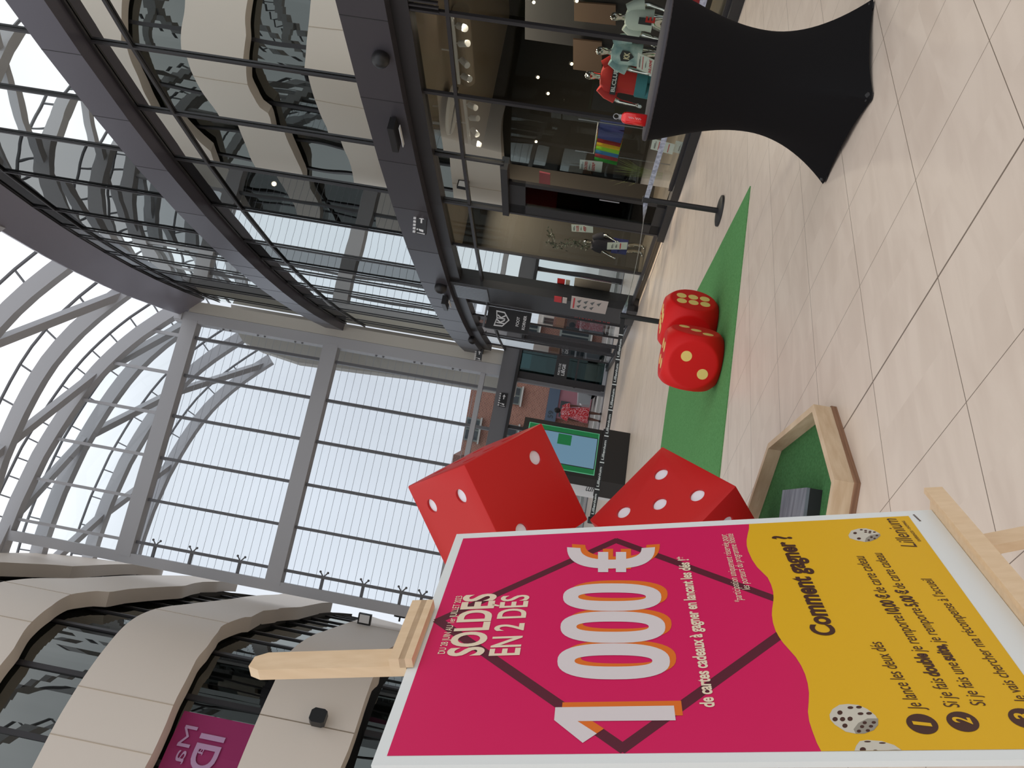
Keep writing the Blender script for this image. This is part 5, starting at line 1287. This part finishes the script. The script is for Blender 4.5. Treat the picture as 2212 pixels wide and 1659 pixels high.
# white plastic chair
cpos = behind(1388, 615, .8); cpos.z = .065; ch = thing('plastic_chair', cpos, 'white moulded chair seen through glass next to the black cladding', 'chair')
mb = MB(); mb.box(cpos + Vector((0, 0, .44)), (.44, .44, .03)); mb.build('seat', M['white'], ch)
mb = MB(); 
for x in (-.2, -.07, .07, .2): mb.tube([cpos + Vector((x, .2, .45)), cpos + Vector((x * 1.0, .26, .86))], .018, 8)
mb.tube([cpos + Vector((-.21, .26, .86)), cpos + Vector((0, .28, .89)), cpos + Vector((.21, .26, .86))], .028, 8); mb.build('backrest', M['white'], ch, smooth=True)
for x in (-.19, .19):
    for y in (-.19, .19): MB().tube([cpos + Vector((x, y, .44)), cpos + Vector((x * 1.15, y * 1.15, 0))], [.022, .016], 8).build('leg', M['white'], ch)
# track lights on the shop ceiling
def track(px0, px1, off, label, n_=3):
    a = behind(px0[0], px0[1], off); b = behind(px1[0], px1[1], off); z = 4.08; a.z = b.z = z
    t = thing('track_light', (a + b) / 2, label, 'track light', 'ceiling track lights in the shop')
    MB().beam(a, b, .05, .05).build('track', M['white'], t); MB().beam((a + b) / 2, (a + b) / 2 + Vector((0, 0, .26)), .02, .02).build('hanger', M['white'], t)
    for k_ in range(n_):
        q = a.lerp(b, (k_ + .5) / n_) - Vector((0, 0, .10)); d = Vector((-.4 + .3 * math.sin(k_ * 2.1), -.6, -.7)).normalized()
        h = MB().tube([q + d * -.02, q + d * .19], .055, 14); ho = h.build('spot_head', M['white'], t); MB().tube([q + Vector((0, 0, .1)), q], .012, 6).build('spot_arm', M['white'], t)
    return t
for k_, (a, b) in enumerate((((1090, 50), (1096, 195)), ((1098, 225), (1102, 330)), ((1104, 352), (1108, 420)))):
    track(a, b, 1.5 + .2 * k_, ('first', 'second', 'third')[k_] + ' white track of spotlights on the shop ceiling counting from the right edge', 4 if k_ < 2 else 3)
# big round white ceiling lamp
rp0 = behind(1057, 250, 1.2); rp0.z = 4.2; rl2 = thing('round_ceiling_lamp', rp0, 'large round pale ceiling disc lamp above the clothes rail', 'lamp')
MB().lathe([(0, -.05), (.42, -.05), (.44, 0), (0, .02)], rp0, 40).build('disc', M['white'], rl2, smooth=True, ang=30); MB().beam(rp0 - Vector((.42, 0, .055)), rp0 + Vector((.42, 0, -.055)), .04, .02).build('crossbar', M['dark_in'], rl2)
# duct on the shop ceiling
a = behind(1060, 30, 2.3); b = behind(1060, 180, 2.3); a.z = b.z = 4.15
du = MB().tube([a, b], .15, 20).build('air_duct', M['ceil_in']); tag(du, 'pale round air duct under the shop ceiling above the red jersey mannequin', 'duct')
# small warm ceiling spots glowing inside
def spot(px_, off, r, label, group, grow=None):
    p = behind(px_[0], px_[1], off); d = Vector((-.5, -.75, -.45)).normalized()
    t = thing('ceiling_spotlight', p, label, 'spotlight', group)
    MB().tube([p, p - d * r * 1.4], r, 14).build('housing', M['metal'], t); MB().tube([p + d * .002, p + d * .008], r * .7, 14).build('lamp', M['warm'], t); return t
ORD = ['first', 'second', 'third', 'fourth', 'fifth', 'sixth', 'seventh']
for o_, px_ in enumerate(((1246, 2), (1153, 5), (1235, 138), (1162, 167), (1184, 202), (1158, 306))):
    spot(px_, 2.2, .035, ORD[o_] + ' small warm shop spotlight counting from the right edge towards the door', 'warm shop spotlights')
for o_, px_ in enumerate(((378, 22), (426, 102), (466, 177), (503, 240), (537, 296), (592, 397))):
    spot(px_, 1.2, .08, ORD[o_] + ' pale round spotlight behind the middle level glass counting from the right edge', 'spotlights behind the middle level glass')
# notice board on the black cladding
i = PANEL; a = fp(i, -.17, 0); b = fp(i + 1, -.17, 0); U_ = (b - a).normalized(); nn = -fn(i)
def onp(x, y): 
    P = onv(x, y, (a.x, a.y), (U_.x, U_.y)); return P
c4 = [onp(1236, 641), onp(1232, 665), onp(1308, 676), onp(1313, 651)]
def brd(pts, m_, name, par, e=.0):
    us = [(p - a).dot(U_) for p in pts]; zs = [p.z for p in pts]; u0, u1, z0, z1 = min(us), max(us), min(zs), max(zs)
    MB().prism([(u0, z0), (u1, z0), (u1, z1), (u0, z1)], Vector((a.x, a.y, 0)) + nn * e, U_, (0, 0, 1), .012, nn).build(name, m_, par); return u0, u1, z0, z1
nb = thing('notice_board', c4[0].lerp(c4[2], .5), 'white notice board with red strip and grey chart on black cladding', 'notice board')
papr = mat('notice_paper', rgb(196, 186, 180), .6)
u0, u1, z0, z1 = brd(c4, papr, 'board', nb, .005)
hb = z1 - z0; wb = u1 - u0
MB().prism([(u0 + .1 * wb, z1 - .1 * hb), (u0 + .9 * wb, z1 - .1 * hb), (u0 + .9 * wb, z1 - .06 * hb), (u0 + .1 * wb, z1 - .06 * hb)], Vector((a.x, a.y, 0)) + nn * .018, U_, (0, 0, 1), .003, nn).build('red_strip', redp, nb)
for r_ in range(4):
    for c_ in range(2):
        zc = z1 - hb * (.28 + .18 * r_); uc = u0 + wb * (.3 + .4 * c_)
        if r_ == 3 and c_ == 1: continue
        MB().prism([(uc - wb * .15, zc), (uc + wb * .15, zc + .05 * hb), (uc, zc + hb * .12)], Vector((a.x, a.y, 0)) + nn * .018, U_, (0, 0, 1), .002, nn).build('chart_drawing', grp, nb)
c5 = [onp(1198, 640), onp(1197, 650), onp(1213, 652), onp(1214, 641)]
nb2 = thing('sticker_cluster', c5[0], 'red and white stickers on black cladding above the notice board', 'stickers')
u0, u1, z0, z1 = brd(c5, redp, 'sticker', nb2, .005)
MB().prism([(u0, z0 - .12), (u1, z0 - .12), (u1, z0 - .02), (u0, z0 - .02)], Vector((a.x, a.y, 0)) + nn * .005, U_, (0, 0, 1), .01, nn).build('sticker', papr, nb2)
# red lettering on the glass beyond the cladding
pr_ = behind(1301, 697, -.05); dU = (fp(PANEL + 2, 0, 0) - fp(PANEL + 1, 0, 0)).normalized()
g0 = behind(1243, 683, -.05); st_ = MB(); rs_ = random.Random(3)
for k_ in range(17):
    q_ = g0 + Vector((0, 0, -.055 * k_)); a_ = q_ + dU * rs_.uniform(.0, .04) + Vector((0, 0, rs_.uniform(-.01, .01))); b_ = q_ + dU * rs_.uniform(.09, .14) + Vector((0, 0, rs_.uniform(-.03, .03))); st_.beam(a_, b_, .012, .012)
    if k_ % 2: st_.beam(a_, a_ + Vector((0, 0, -.045)), .010, .010)
tag(st_.build('glass_lettering', redp), 'red strokes of a vertical neon-like sign on glass beyond the black cladding', 'sign')
# second bay: black open door leaf of the shop
dd = struct(thing('door_3', fp(DOOR, 0, 0))); i = DOOR
a = fp(i, -.02, 0).lerp(fp(i + 1, -.02, 0), .30); b = fp(i + 1, -.02, 0); U_ = (b - a).normalized(); L_ = (b - a).length
mb = MB(); t_ = .05
for (u0, u1, z0, z1) in ((0, .11, .02, 2.95), (L_ - .34, L_, .02, 2.95), (0, L_, 2.62, 2.95), (0, L_, .02, .30)):
    mb.prism([(u0, z0), (u1, z0), (u1, z1), (u0, z1)], a, U_, (0, 0, 1), t_, fn(i))
mb.build('leaf_frame', M['black'], dd); mb = MB(); mb.prism([(.11, .3), (L_ - .34, .3), (L_ - .34, 2.62), (.11, 2.62)], a + fn(i) * .02, U_, (0, 0, 1), .008, fn(i)); mb.build('leaf_glass', M['glassG'], dd)
MB().tube([a + U_ * .05 - fn(i) * .06 + Vector((0, 0, .95)), a + U_ * .05 - fn(i) * .06 + Vector((0, 0, 1.3))], .014, 8).build('door_handle', M['metal'], dd)
MB().beam(fp(i, 0, 2.98), fp(i + 1, 0, 2.98), .2, .12).build('door_head', M['black'], dd)
# red patterned poster above door
shop_panel([(1165, 372), (1164, 410), (1188, 416), (1188, 377)], .4, mat('pink_striped_poster', rgb(150, 70, 80), .6), 'small pink striped poster above the shop door', 'wall_poster', 'poster')
# round sticker and label low in the window behind the table
shop_panel([(1492, -20), (1490, 14), (1512, 22), (1514, -15)], .06, mat('red_round_sticker', rgb(170, 40, 50), .5), 'red sticker on the lower shop glass beyond the table', 'window_sticker', 'sticker')
# added area lamps without fixtures fill the shop; the strongest brightens the door panelling
for px_, z, e in (((1200, 60), 3.9, 60), ((1200, 200), 3.9, 70), ((1200, 330), 3.9, 55), ((1230, 450), 3.9, 110), ((1260, 560), 3.9, 45)):
    p = behind(px_[0], px_[1], 1.6); p.z = z; area('shop_fill_light', p, (.5, .5), e, (1, .86, .68))
